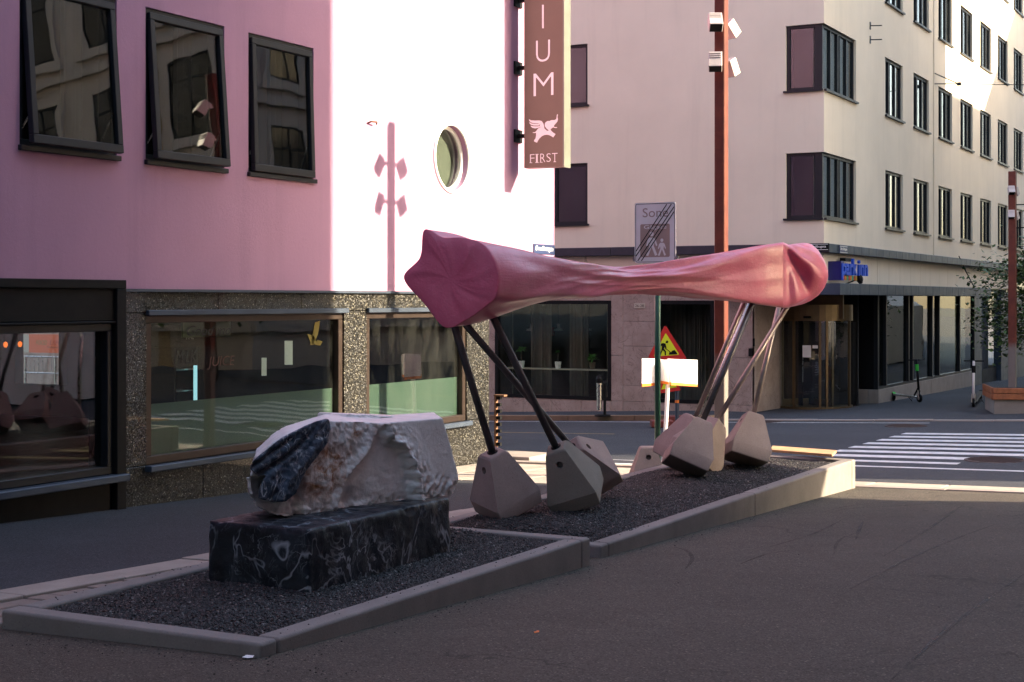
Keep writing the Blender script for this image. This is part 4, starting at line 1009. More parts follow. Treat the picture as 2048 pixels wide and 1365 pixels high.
# street signs on the band
def band_sign(T, a0, a1, z0, z1, s, bgm, label, b=.205):
    o = thing('street_sign', label, 'street sign', T((a0+a1)/2, b, z0)); mb = MB(); tbox(mb, T, a0, a1, b, b+.02, z0, z1); mb.build('plate', bgm, o)
    mb = MB(); fr_ = .015
    for (p, q, r, t_) in ((a0+.02, a1-.02, z0+.02, z0+.03), (a0+.02, a1-.02, z1-.03, z1-.02)): tbox(mb, T, p, q, b+.0205, b+.022, r, t_)
    P0 = Vector(T(a0+.07, b+.023, z0+.06)); text_on(mb, s, P0, Vector(T(a1-.07, b+.023, z0+.06))-P0, Vector((0, 0, z1-z0-.11)), 0, .01); mb.build('plate_lettering', SIGNW, o)
a0, a1 = onY(1618, 495, YC-.2).x, onY(1662, 495, YC-.2).x
band_sign(TL, a0, min(a1, XC+.19), onY(1640, 502, YC-.2).z, onY(1640, 487, YC-.2).z, 'Tollbugata', BLACK, 'black street sign Tollbugata on the dark band of the cream corner')
z0, z1 = onX(1680, 507, XC+.2).z, onX(1680, 491, XC+.2).z
band_sign(TR, yr(1673)-.5, yr(1689)-.5, z0, z1, 'Øvre Slottsgate', NAVY, 'small grey-blue street sign Øvre Slottsgate beside the cream corner')
# catenary bracket and wire
p = onX(1869, 147, XC); p2 = onX(1869, 168, XC)
cb = thing('wire_bracket', 'forked steel wire bracket with long wire on the cream wall', 'bracket', p)
tip = p+Vector((.55, 1.0, -.25)); mb = MB(); mb.tube([p, tip], .02, 6); mb.tube([p2, tip], .02, 6); mb.lathe([(.07, -.05), (.07, .05)], tip, 10); mb.build('fork', METAL, cb)
mb = MB(); mb.tube([tip, tip+Vector((16, 9, -.2))], .012, 6); mb.build('wire', BLACK, cb)
for k, py in enumerate((52, 80)):
    p = onX(1740, py, XC); mb = MB(); mb.tube([p, p+Vector((.3, .1, .0))], .015, 6); mb.box(p.x, p.x+.02, p.y-.04, p.y+.04, p.z-.1, p.z+.1); mb.build('wall_peg', METAL, None, label=['upper of two small steel pegs on the cream wall by the corner window', 'lower of two small steel pegs on the cream wall by the corner window'][k], category='peg', group='steel pegs on the cream wall')
mb = MB(); pts = [onX(1918, 513, XC+.21), onX(1930, 540, XC+.1), onX(1947, 572, XC+.57)]; mb.tube(pts, .018, 6); mb.build('loose_cable', BLACK, None, label='loose black cable hanging across the cream fascia above the canopy', category='cable')
mb = MB(); a = XC+.012; mb.tube([(a, yr(1866.5), ZF), (a, yr(1866.5), 17)], .03, 8); mb.build('rain_pipe', CREAM, cream)

# ================================================================== LIGHT POLES
def spot(mbh, mbl, c, dirv, up, sz):
    dirv = Vector(dirv).normalized(); s = dirv.cross(Vector(up)).normalized(); u = s.cross(dirv).normalized()
    mbh.obox(c, dirv*sz*.8, s*sz*.62, u*sz*.5); mbl.obox(c+dirv*sz*.81, dirv*sz*.02, s*sz*.55, u*sz*.44)
    for k in range(3): mbh.obox(c-dirv*sz*(.15+.22*k)+u*sz*.53, dirv*sz*.06, s*sz*.55, u*sz*.035)
    return s
def light_pole(x, y, ztop, wd, dp, levels, label, sz, dirs):
    z0 = gz(x, y); r = thing('light_pole', label, 'lamp post', (x, y, z0), 'square rusty light poles')
    mb = MB(); mb.box(x-wd/2, x+wd/2, y-dp/2, y+dp/2, z0-.02, ztop); mb.build('pole', RUST, r, bevel=.008, seg=1)
    mb = MB(); mb.box(x-wd, x+wd, y-dp, y+dp, z0, z0+.02); mb.build('base_plate', METAL, r)
    for i, z in enumerate(levels):
        for sgn_ in (-1, 1):
            h, l = MB(), MB(); c = Vector((x+.02, y+sgn_*(dp/2+sz*1.45), z)); d = Vector(dirs[(i*2+(sgn_ > 0))])
            spot(h, l, c, d, (0, 0, 1), sz)
            h.obox((x, (c.y+y)/2, z+.03), (.02, 0, 0), (0, sz*1.0, 0), (0, 0, .02))
            so2 = h.build('spotlight', mk('grey_spot_housing', (.55, .5, .48), .5) if 'grey_spot_housing' not in bpy.data.materials else bpy.data.materials['grey_spot_housing'], r, bevel=.006, seg=1)
            l.build('lens', BLACK, so2)
    return r
PX, PY = -6.97, 18.86
zz = lambda py: 1.56+(600-py)/3050*19.92
light_pole(PX, PY, zz(-36), .14, .15, [zz(52), zz(130)], 'tall rusty square light pole with four spotlights behind the pink sculpture', .14,
           [(.3, -.55, -.75), (.3, .6, -.75), (.15, -.4, -.9), (.15, .45, -.9)])
q = onG(2025, 823)
lp2 = light_pole(q.x, q.y, 1.56+250/3050*37.3, .17, .17, [1.56+212/3050*37.3, 1.56+165/3050*37.3], 'shorter rusty light pole by the wooden bench at the right edge', .12,
           [(.2, -.5, -.8), (.2, .5, -.8), (.1, -.4, -.9), (.1, .4, -.9)])
mb = MB()
for py in (415, 460): 
    z = 1.56+(600-py)/3050*37.3; mb.tube([(q.x+.05, q.y, z), (q.x+14, q.y+6, z+.4)], .014, 6)
mb.build('wire', BLACK, lp2)

# ================================================================== SIGNS
# zone sign on its concrete foot
zx, zy = -7.2, 17.0
def foot_geo(mb, apex, axis, yaw, sc=1., hole_mb=None, par=0):
    """concrete sign foot: skirt + truncated pyramid; apex = centre of its top, axis points up through it"""
    ax = Vector(axis).normalized(); a = Vector((cos(yaw), sin(yaw), 0)); a = (a-ax*a.dot(ax)).normalized(); b = ax.cross(a)
    prof = [(.222, -.56), (.235, -.43), (.098, -.02), (.084, 0)]
    P = []
    for r, h in prof: P += [apex+ax*h*sc+(a*sx_*r+b*sy_*r)*sc for sx_, sy_ in ((-1, -1), (1, -1), (1, 1), (-1, 1))]
    fs = [(3, 2, 1, 0), (12, 13, 14, 15)]
    for i in range(3):
        for k in range(4):
            if i == 1 and hole_mb is not None and k % 2 == par: continue
            fs.append((4*i+k, 4*i+(k+1) % 4, 4*i+4+(k+1) % 4, 4*i+4+k))
    mb.add(P, fs)
    if hole_mb is not None:
        for k in (par, par+2):
            A, B, C_, D = P[4+k], P[4+(k+1) % 4], P[8+(k+1) % 4], P[8+k]
            ctr = (A+B)*.5*.24+(C_+D)*.5*.76; n = (B-A).cross(D-A).normalized(); u = (B-A).normalized(); v = n.cross(u); r = .032*sc
            ring = [ctr+(u*cos(2*PI*j/16)+v*sin(2*PI*j/16))*r for j in range(16)]
            # outline sampled at matching angles
            quad_ = [A, B, C_, D]; out = []
            for j in range(16):
                d = u*cos(2*PI*j/16)+v*sin(2*PI*j/16); best = 9e9
                for e in range(4):
                    p_, q_ = quad_[e], quad_[(e+1) % 4]; en = (q_-p_).cross(n).normalized(); dn = d.dot(en)
                    if dn > 1e-6: best = min(best, (p_-ctr).dot(en)/dn)
                out.append(ctr+d*best)
            o = len(mb.v); mb.add(ring+out, [(j, (j+1) % 16, 16+(j+1) % 16, 16+j) for j in range(16)])
            # fill the four corners
            cor = []
            for cpt in quad_:
                ang = math.atan2((cpt-ctr).dot(v), (cpt-ctr).dot(u)) % (2*PI); j = int(ang/(2*PI)*16) % 16
                cor.append((out[j], cpt, out[(j+1) % 16]))
            for tri in cor: mb.add(list(tri), [(0, 1, 2)])
            inner = [p-n*.045*sc for p in ring]
            hole_mb.add(ring+inner, [(j, (j+1) % 16, 16+(j+1) % 16, 16+j) for j in range(16)]+[list(range(16, 32))])
HOLE = mk('dark_hole_concrete', (.2, .16, .14), .9, .2, 10)  # hole lining coloured darker than the foot concrete
zs = thing('zone_sign', 'end of pedestrian zone sign Sone Gågate on a green pole in a concrete foot', 'road sign', (zx, zy, gz(zx, zy)))
fz0 = gz(zx, zy); ap = Vector((zx+.02, zy-.1, fz0+.52))
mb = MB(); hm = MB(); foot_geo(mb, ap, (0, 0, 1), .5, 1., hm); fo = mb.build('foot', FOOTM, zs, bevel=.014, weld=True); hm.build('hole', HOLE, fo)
d0 = 18.4; zp = lambda py: 1.56+(600-py)/3050*d0
plx = onY(1312, 600, zy).x
mb = MB(); mb.tube([(ap.x+.03, ap.y, ap.z-.1), (plx, zy+.05, ap.z+.1), (plx, zy+.05, zp(415))], .034, 12) if False else mb.tube([(plx, zy+.05, fz0+.1), (plx, zy+.05, zp(412))], .036, 14); mb.build('pole', GREENP, zs, smooth=True)
sp = lambda px, py: onY(px, py, zy-.012)
c0, c1 = sp(1269, 523), sp(1351, 523); ztp = zp(406)
def rrect(x0, x1, z0, z1, r, y, n=5):
    P = []
    for cx_, cz_, a0_ in ((x1-r, z1-r, 0), (x0+r, z1-r, 90), (x0+r, z0+r, 180), (x1-r, z0+r, 270)):
        for k in range(n+1):
            a = math.radians(a0_+90*k/n); P.append(Vector((cx_+cos(a)*r, y, cz_+sin(a)*r)))
    return P
X0, X1, Z0, Z1 = c0.x, c1.x, zp(527), ztp
mb = MB(); mb.prism(rrect(X0, X1, Z0, Z1, .03, zy-.008), (0, .016, 0)); mb.build('plate', WHITE, zs)
mb = MB(); R1_, R2_ = rrect(X0+.012, X1-.012, Z0+.012, Z1-.012, .022, zy-.0105), rrect(X0+.018, X1-.018, Z0+.018, Z1-.018, .018, zy-.0105); n = len(R1_)
mb.add(R1_+R2_, [(k, (k+1) % n, n+(k+1) % n, n+k) for k in range(n)])
W_, H_ = X1-X0, Z1-Z0
for k in range(4):
    def cl(u, v): return Vector((X0+u*W_, zy-.0125, Z0+v*H_))
    sh = k*.085
    # diagonal bars clipped to the plate
    a_, b_ = (.05+sh-.04, .10) if k else (.035, .16), (.86+sh*.5, .96)
    lo = [(.035, .2), (.035, .12), (.08, .04), (.17, .04)][k]; hi = [(.79, .965), (.9, .965), (.965, .92), (.965, .84)][k]
    dv = Vector((hi[0]-lo[0], 0, hi[1]-lo[1])); nn = Vector((-dv.z*H_, 0, dv.x*W_)).normalized()*.0058
    mb.add([cl(*lo)-nn, cl(*hi)-nn, cl(*hi)+nn, cl(*lo)+nn], [(0, 1, 2, 3)])
mb.build('black_border_and_bars', BLACK, zs)
mb = MB(); mb.add(rrect(X0+.14*W_, X1-.14*W_, Z0+.10*H_, Z0+.645*H_, .02, zy-.0095), [list(range(24))])
text_on(mb, 'Sone', (X0+.2*W_, zy-.0095, Z0+.76*H_), (.62*W_, 0, 0), (0, 0, .15*H_)); mb.build('faded_panel', FADED, zs)
mb = MB(); text_on(mb, 'Gågate', (X0+.23*W_, zy-.0105, Z0+.545*H_), (.55*W_, 0, 0), (0, 0, .085*H_), 0, .01)
def person_icon(cx_, z0_, h):
    q = lambda u, v: Vector((X0+(cx_+u*h)*W_, zy-.0105, Z0+(z0_+v*h)*H_))
    k_ = W_/H_
    mb.add([q(cos(2*PI*j/12)*.13, .88+sin(2*PI*j/12)*.1) for j in range(12)], [list(range(12))])
    for P in ([(-.14, .74), (.12, .74), (.24, .66), (.34, .42), (.27, .39), (.17, .55), (.13, .4), (-.13, .4), (-.15, .56), (-.26, .38), (-.33, .42), (-.24, .66)], [(-.13, .4), (.02, .4), (-.2, 0), (-.34, .02)], [(-.02, .4), (.13, .4), (.34, .04), (.2, 0)]):
        mb.add([q(*p) for p in P], [list(range(len(P)))])
person_icon(.42, .12, .41); person_icon(.67, .12, .29); mb.build('white_symbols', SIGNW, zs)
mb = MB()
for xx in (X0-.01, X1+.01): mb.box(xx-.012, xx+.012, zy-.015, zy+.05, zp(523), zp(514))
mb.box(X0, X1, zy+.012, zy+.03, zp(521), zp(516)); mb.build('clamp', BRUSH, zs)
# folded white boards on a post
def PB(px, py, d=23.4): return at(px, py, d)
bp = onG(1330, 918)
bs = thing('folded_board_sign', 'sunlit white folded sign boards with orange lower edge on a white post', 'road sign', (PB(1335, 800).x, PB(1335, 800).y, gz(PB(1335, 800).x, PB(1335, 800).y)))
po = PB(1335, 800); zg = gz(po.x, po.y)
mb = MB(); mb.tube([(po.x-.06, po.y-.0, zg), PB(1338.5, 718)], .032, 10); mb.build('post', WHITE, bs)
nn = Vector((.75, -.66, 0)); uu = Vector((.66, .75, 0))
def board(pl, pr, zt_l, zt_r, zb_l, zb_r, nm):
    a, b = Vector((pl.x, pl.y, 0)), Vector((pr.x, pr.y, 0))
    Z = lambda py: 1.56+(600-py)/3050*23.4
    n = Vector(((b-a).y, -(b-a).x, 0)).normalized()*.012
    mb = MB(); mb.cur = 0
    def q(p, z): return Vector((p.x, p.y, z))
    zo_l, zo_r = Z(zb_l-6), Z(zb_r-5)
    mb.prism([q(a, zo_l), q(b, zo_r), q(b, Z(zt_r)), q(a, Z(zt_l))], n)
    o = mb.build(nm, WHITE, bs); mb = MB(); mb.prism([q(a, Z(zb_l)), q(b, Z(zb_r)), q(b, zo_r-.001), q(a, zo_l-.001)], n*1.05); mb.build('orange_edge', ORGP, o)
def hp(px, d): p = at(px, 600, d); return p
board(hp(1283, 23.0), hp(1320, 23.5), 715.5, 718, 771, 771, 'board'); board(hp(1341, 23.3), hp(1394, 23.7), 718, 722, 770, 776, 'board')
board(hp(1320.2, 23.5), hp(1338, 23.2), 720, 719, 768, 768, 'return_board')
mb = MB(); mb.obox(PB(1336, 722), RT*.03, FW*.03, (0, 0, .02)); mb.build('red_clip', REDP, bs)
# road works triangle
dT = 33.6; tg = at(1352, 850, dT)
tg = onG(1348, 852, .0)
dT = (tg-CAM).dot(FW)
ts = thing('roadworks_sign', 'red and yellow roadworks triangle with digging worker on a grey post', 'road sign', (tg.x, tg.y, gz(tg.x, tg.y)))
mb = MB(); a = onG(1354, 846); a = at(1354, 600, dT+.1)
mb.tube([(a.x, a.y, gz(a.x, a.y)), (a.x, a.y, at(1354, 690, dT).z)], .045, 10); mb.build('post', ZINC, ts)
mb = MB(); mb.tube([(a.x, a.y, at(1354, 807, dT).z), (a.x, a.y, at(1354, 801, dT).z)], .048, 10); mb.build('reflector_band', ORGP, ts)
def tri(mb, pts, d, th, rad=0):
    P = [at(x, y, d) for x, y in pts]; mb.prism(P, FW*th); return mb
def round_tri(pts, r=6, n=4):
    out = []
    m_ = len(pts)
    for i in range(m_):
        p, q, s2 = Vector(pts[i-1]).to_3d(), Vector(pts[i]).to_3d(), Vector(pts[(i+1) % m_]).to_3d()
        A, B = q+(p-q).normalized()*r, q+(s2-q).normalized()*r
        for k in range(n+1):
            t_ = k/n; v_ = A*(1-t_)**2+q*2*t_*(1-t_)+B*t_*t_; out.append((v_.x, v_.y))
    return out
mb = MB(); tri(mb, round_tri([(1330.5, 650), (1375, 719.5), (1295, 717)]), dT, .03); tri_ = mb.build('red_triangle', REDP, ts)
mb = MB(); tri(mb, round_tri([(1331.5, 666), (1359, 710), (1307, 713.5)], 3), dT-.005, .003); mb.build('yellow_field', YELP, ts)
mb = MB()
for P in ([(1331, 684.5), (1334, 681), (1337, 683), (1336, 686.5), (1332, 687)], [(1322, 688), (1326, 686.5), (1331, 687.5), (1333, 695), (1333, 699), (1331, 699.5), (1329.5, 694), (1328, 698), (1332, 703), (1332, 711), (1329.5, 711), (1329, 704), (1325.5, 701), (1323, 707), (1321, 711.5), (1319, 711), (1322, 703), (1323.5, 696), (1324, 692), (1321.5, 693)], [(1331, 698), (1332, 697), (1341, 704), (1340, 705)], [(1337.5, 710), (1339, 704), (1342, 705), (1344, 702), (1349, 700.5), (1353, 705), (1355, 709)]):
    tri(mb, P, dT-.008, .002)
mb.build('worker_symbol', BLACK, ts)
mb = MB(); tri(mb, round_tri([(1335, 734), (1362, 781), (1316, 788)], 4), dT+.02, .03); mb.build('lower_red_triangle', REDP, ts)
mb = MB(); tri(mb, [(1335, 748), (1354, 775), (1322.5, 779.5)], dT+.014, .003); mb.build('lower_yellow_field', YELP, ts)
mb = MB()
for k, (px0, px1, y) in enumerate(((1302, 1345, 853), (1330, 1377, 843))):
    c = onG((px0+px1)/2, y+3); ln = (px1-px0)/3050*dT/2
    mb = MB(); mb.obox(c+Vector((0, 0, .09)), RT*ln, FW*.22, (0, 0, .07)); mb.build('rubber_foot', RUBBER, ts, bevel=.02)
# ash bin
p = onG(1205, 833, .11); p.y = min(p.y, YC-.4)
ab = thing('ash_bin', 'slim steel standing ash bin before the cafe window', 'ash bin', (p.x, p.y, p.z)); s = 39.5/3050
mb = MB(); mb.lathe([(15*s, 0), (15*s, 2*s), (13*s, 3*s)], p, 20); mb.build('base', BLACK, ab)
mb = MB(); mb.tube([p+Vector((.06, 0, 0)), p+Vector((.06, 0, 60*s))], .035, 8); mb.build('stem', BLACK, ab)
mb = MB(); mb.lathe([(4.5*s, 12*s), (5.2*s, 62*s)], p-Vector((.04, .1, 0)), 16); mb.build('tube', BRUSH, ab, smooth=False)
mb = MB(); mb.lathe([(6*s, 62*s), (6.5*s, 66*s), (6.5*s, 70*s), (4*s, 75*s), (1*s, 76*s)], p-Vector((.04, .1, 0)), 16); mb.build('cap', BLACK, ab)
# plank on the planter
mb = MB(); a = onY(1545, 908, 18.3); q0, q1, q2, q3 = at(1541, 907, 19.0), at(1664, 915, 18.4), at(1673, 907, 18.9), at(1545, 902, 19.5)
for v in (q0, q1, q2, q3): v.z = P2[4]+.035
mb.prism([q0, q1, q2, q3], (0, 0, .03)); mb.build('plank', PLANKM, None, label='pale wooden plank lying across the far end of the planter', category='plank')

# ================================================================== PINK SCULPTURE
def cr(p0, p1, p2, p3, t_):
    return .5*((2*p1)+(-p0+p2)*t_+(2*p0-5*p1+4*p2-p3)*t_*t_+(-p0+3*p1-3*p2+p3)*t_**3)
K = 12; SUB = 14
def resample(P):
    P = np.array([tuple(p) for p in P]); out = []
    for i in range(len(P)):
        for k in range(SUB): out.append(cr(P[i-1], P[i], P[(i+1) % len(P)], P[(i+2) % len(P)], k/SUB))
    return np.array(out)
cL = at(900, 560, 12.7); cR = at(1575, 552, 17.7)
axis = (cR-cL); axis.z = 0; axis.normalize()
# traced rim of the near end, on the plane square to the axis
rimpx = [(847, 460), (884, 475), (926, 476), (966, 491), (990, 535), (991, 588), (970, 612), (930, 640), (888, 655), (846, 607), (806, 556), (838, 515)]
def on_plane(px, py, c, n):
    v = ray(px, py); return CAM+v*((c-CAM).dot(n)/v.dot(n))
nrmL = (axis*.9+FW*.5+RT*(-.15)).normalized(); nrmL.z = 0
rim = [on_plane(x, y, cL, nrmL) for x, y in rimpx]
def ring(px, pyt, pyb, d, wdt, tang, pat=None, ushift=0.):
    c = at(px, (pyt+pyb)/2, d); u = Vector((tang.y, -tang.x, 0)).normalized(); hgt = (pyb-pyt)/2/3050*d
    P = []
    for j in range(K):
        ph = math.radians(-45+30*j); m_ = (pat[j] if pat else 1)
        P.append(c+u*(sin(ph)*wdt*m_+ushift)+Vector((0, 0, cos(ph)*hgt*m_)))
    return P
p1 = [1.14, .87, .93, 1.05, .97, 1.07, .9, .92, 1.12, .86, 1.12, .86]
p2 = [1.13, .84, 1.08, .89, 1.1, .86, 1.07, .88, 1.1, .86, 1.1, .88]
p4 = [1.02, 1.1, .92, .97, 1.0, .93, 1.0, 1.1, .93, .98, 1.0, .94]
pb = [1.0, 1.0, 1.03, 1.30, 1.0, 1.0, 1.27, 1.0, 1.0, .97, 1.0, .97]
pc = [1.05, .97, 1.0, 1.28, .96, .97, 1.22, .98, 1.05, .9, 1.05, .9]
ed = (RT-FW*.178).normalized()
keys = [(0., rim), (.10, [p_.lerp(q_, .35) for p_, q_ in zip(rim, ring(1085, 519, 600, 13.9, .27, axis, pc))] if 0 else [p_+axis*.45*(1-.0)+(cL+axis*.0-p_)*.10 for p_ in rim]), (.28, ring(1090, 518, 600, 13.9, .25, axis, pc)), (.42, ring(1170, 529, 595, 14.6, .18, axis, pc)), (.53, ring(1240, 534, 588, 15.2, .125, axis, p2)),
        (.66, ring(1330, 524, 591, 15.85, .15, (axis*.8+ed*.2).normalized(), p2)), (.82, ring(1440, 506, 602, 16.7, .22, (axis*.5+ed*.5).normalized(), pb)),
        (.945, ring(1530, 491, 612, 17.3, .30, ed, pb)), (1., ring(1566, 486, 617, 17.55, .36, ed, pb))]
kt = [k for k, _ in keys]; kp = [resample(p) for _, p in keys]
def key_at(t_):
    i = max(j for j in range(len(kt)) if kt[j] <= t_+1e-9); i = min(i, len(kt)-2)
    f = (t_-kt[i])/(kt[i+1]-kt[i])
    A, B = kp[i], kp[i+1]; P0 = kp[i-1] if i > 0 else 2*A-B; P3 = kp[i+2] if i+2 < len(kp) else 2*B-A
    h = (kt[i+1]-kt[i]); m1 = (B-P0)/((kt[i+1]-(kt[i-1] if i else kt[i]-h)))*h; m2 = (P3-A)/(((kt[i+2] if i+2 < len(kt) else kt[i+1]+h)-kt[i]))*h
    f2, f3 = f*f, f**3
    return A*(2*f3-3*f2+1)+m1*(f3-2*f2+f)+B*(-2*f3+3*f2)+m2*(f3-f2)
rings = []
NR = 130; M_ = K*SUB; th_ = np.arange(M_)/M_*2*PI
for i in range(NR+1):
    t_ = i/NR; R = key_at(t_); c = R.mean(0); dirs = R-c; rad = np.linalg.norm(dirs, axis=1, keepdims=True)
    env = math.exp(-((t_-.58)/.24)**2)
    env2 = math.exp(-((t_-.58)/.25)**2)
    wr = env2*(.12*(.5-np.abs(np.sin(3*th_+t_*8)))+.09*(.5-np.abs(np.sin(5.5*th_-t_*6+.7)))+.04*(.5-np.abs(np.sin(9*th_+t_*22))))+.03*(.5-np.abs(np.sin(4*th_+t_*6)))
    wr += .5*env*(.05*np.sin(7*th_+t_*9)+.03*np.sin(12*th_-t_*10+1))+.012*np.sin(9*th_+t_*5)
    wr = wr*min(1, t_*8)*min(1, (1-t_)*12)
    rings.append(c+dirs*(1+wr[:, None]))
V = []; Fc = []
# near cap: shrink to the centre, star folds kept shallow
capc = np.array(cL)
caps = []
for s_ in (.02, .15, .3, .45, .6, .75, .88, .96, .99):
    r0 = rings[0]; off = .012*(1-s_**2)+.022*s_**6
    tw = (.004*np.cos(6*th_+.5+s_)+.004*np.cos(9*th_+s_*5)+.003*np.sin(17*th_+s_*9))[:, None]*(4*s_*s_*(1-s_))
    caps.append(capc*(1-s_)+r0*s_+np.array(nrmL)*(off+tw))
r_first = rings[0]+np.array(nrmL)*.0
allr = caps+[rings[0]*1.0+np.array(nrmL)*.022]+rings[1:]
# far end: a rounded bag beyond the crest
cc = rings[-1].mean(0); edn = np.array(ed)
tipc = np.array(at(1612, 553, 17.72))
crest = rings[-1]
crest_i = len(allr)-1
lobes = [(1568.5, 487.6, 617, 17.56, .345), (1577, 490.5, 617, 17.6, .305), (1590, 488.5, 614, 17.63, .29), (1606, 487.5, 608, 17.66, .265), (1622, 490.5, 600, 17.68, .235), (1636, 501, 591, 17.7, .19), (1647, 518, 579, 17.71, .135), (1653, 531, 566, 17.72, .08), (1656, 543, 555, 17.72, .03)]
lt = [(1568.5+(1656-1568.5)*q/22) for q in range(23)]
lx = [l[0] for l in lobes]
tipz = float(crest[:, 2].max())
for q, px in enumerate(lt):
    f = q/22; pat = [m_*(1-f)+1.*f for m_ in pb]
    a_, b_, d_, w_ = (float(np.interp(px, lx, [l[k] for l in lobes])) for k in (1, 2, 3, 4))
    R = resample(ring(px, a_, b_, d_, w_, ed, pat)); c_ = R.mean(0); v_ = R-c_
    adv = f*.5; ang = np.arctan2(tipz-R[:, 2], adv+.03)
    near = np.clip((v_@(-np.array(FW)))/max(w_, .05), 0, 1)
    # folds fanning out from the upper corner of the bag end
    fd = .11*(np.abs(np.sin(3.4*ang-.5))**.8-.55)+.03*np.sin(11*ang)
    R = R-np.array(FW)*(fd*near*sin(min(1, f*2.2)*PI/2)*(1-f**3))[:, None]
    R[:, 2] += .012*np.sin(5*th_+f*6)*sin(f*PI)
    allr.append(R)
for r in allr: V += r.tolist()
for i in range(len(allr)-1):
    for k in range(M_): Fc.append([i*M_+k, i*M_+(k+1) % M_, (i+1)*M_+(k+1) % M_, (i+1)*M_+k])
Fc.append(list(range(M_))[::-1]); Fc.append([(len(allr)-1)*M_+k for k in range(M_)])
sb = Vector((-6.0, 14.2, -.35))
sc_root = thing('pink_sculpture', 'long pink twisted sculpture on thin steel legs standing in the gravel planter', 'sculpture', sb)
bo = raw_mesh('body', V, Fc, PINKB, sc_root, True)
bm = bmesh.new(); bm.from_mesh(bo.data); bm.verts.ensure_lookup_table()
for e in bm.edges:
    if all(crest_i*M_ <= v.index < (crest_i+1)*M_ for v in e.verts): e.smooth = False
bmesh.ops.recalc_face_normals(bm, faces=bm.faces); bm.to_mesh(bo.data); bm.free()
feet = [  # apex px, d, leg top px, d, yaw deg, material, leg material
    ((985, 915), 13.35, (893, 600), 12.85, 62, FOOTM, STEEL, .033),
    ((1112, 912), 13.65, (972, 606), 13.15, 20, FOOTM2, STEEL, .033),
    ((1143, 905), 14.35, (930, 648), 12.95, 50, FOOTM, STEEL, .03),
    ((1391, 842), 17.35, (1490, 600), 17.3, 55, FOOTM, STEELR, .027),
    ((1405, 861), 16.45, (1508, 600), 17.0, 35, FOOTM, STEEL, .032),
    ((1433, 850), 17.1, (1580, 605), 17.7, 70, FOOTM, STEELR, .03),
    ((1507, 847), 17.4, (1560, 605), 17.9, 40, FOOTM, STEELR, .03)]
def settle(apex, ax, yaw, gf):
    """slide the foot along its leg until its lowest corner sits in the gravel"""
    m_ = MB(); foot_geo(m_, Vector((0, 0, 0)), ax, yaw)
    low = min(m_.v, key=lambda p: p.z)
    pt = apex+low
    return pt.z-gf(pt.x, pt.y)
for (a, da, tp_, dt, yaw, fm, lm, lr), hp_ in zip(feet, (1, 0, 1, 0, 1, 1, 1)):
    A = at(*a, da); T_ = at(*tp_, dt); ax = (T_-A).normalized()
    dzg = settle(A, ax, math.radians(yaw), g2)
    A2 = A+Vector((0, 0, -dzg-.06))
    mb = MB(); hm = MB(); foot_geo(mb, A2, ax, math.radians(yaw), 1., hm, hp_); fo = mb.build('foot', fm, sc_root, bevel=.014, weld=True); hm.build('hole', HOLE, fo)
    ax2 = (T_-A2).normalized()
    mb = MB(); mb.tube([A2-ax*.05, T_+ax2*.12], lr, 16); mb.build('leg', lm, sc_root, smooth=True)
    mb = MB(); mb.lathe([(lr*1.45, -.002), (lr*1.45, .006), (lr*1.05, .01)], A2, 16, ax); mb.build('socket_ring', BLACK, sc_root)
    print('foot drop', a, round(dzg, 3))
A = at(1397, 846, 17.6); T_ = at(1500, 604, 17.9); mb = MB(); mb.tube([A-(T_-A)*.1, T_], .024, 14); mb.build('leg', BRUSH, sc_root, smooth=True)

# ================================================================== MARBLE SCULPTURE
bx = (-6.36, -5.57, 7.75, 9.50); ztop = .133
mb = MB(); mb.box(bx[0], bx[1], bx[2], bx[3], P1[4]-.1, ztop)
ob = mb.build('tmp', BMARB)
def remesh(ob, vox, smooth_it=0):
    r = ob.modifiers.new('r', 'REMESH'); r.mode = 'VOXEL'; r.voxel_size = vox
    if smooth_it: s = ob.modifiers.new('s', 'SMOOTH'); s.iterations = smooth_it; s.factor = .5
    dg = bpy.context.evaluated_depsgraph_get(); dg.update(); me = bpy.data.meshes.new_from_object(ob.evaluated_get(dg))
    n = len(me.vertices); co = np.empty(n*3); me.vertices.foreach_get('co', co); no = np.empty(n*3); me.vertices.foreach_get('normal', no)
    Fs = [list(p.vertices) for p in me.polygons]; old = ob.data
    bpy.data.objects.remove(ob); bpy.data.meshes.remove(old); bpy.data.meshes.remove(me)
    return co.reshape(-1, 3), no.reshape(-1, 3), Fs
def fbm(P, sc, oct_=4, seed=0.):
    out = np.zeros(len(P))
    for i, p in enumerate(P): out[i] = noise.fractal(Vector((p[0]*sc+seed, p[1]*sc, p[2]*sc)), .9, 2.1, oct_)
    return out
co, no, Fs = remesh(ob, .022)
edge = np.minimum.reduce([np.maximum(np.abs(co[:, 0]-bx[0]), 0)+9*(np.abs(co[:, 2]-ztop) > .08), np.maximum(np.abs(co[:, 1]-bx[2]), 0)+0*co[:, 0]])
n1_ = fbm(co, 6, 5)*.008+fbm(co, 18, 3, 5)*.004
topm = co[:, 2] > ztop-.012
n1_ = np.where(topm, n1_*.3, n1_)
chip = np.clip(fbm(co, 14, 3, 9)-.15, 0, 1)*.03*(np.abs(co[:, 2]-ztop) < .04)
co = co+no*(n1_-chip)[:, None]
bb = thing('marble_plinth', 'black white-veined marble block lying in the near gravel planter', 'plinth', ((bx[0]+bx[1])/2, (bx[2]+bx[3])/2, P1[4]))
raw_mesh('block', co, Fs, BMARB, bb, True)
A_, B_ = Vector((-6.02, 8.2, 0)), Vector((-5.66, 9.66, 0)); e_ = (B_-A_).normalized(); n_ = Vector((e_.y, -e_.x, 0))
def onF(px, py, off=0.):
    v = ray(px, py); t_ = (A_+n_*off-CAM).dot(n_)/v.dot(n_); return CAM+v*t_
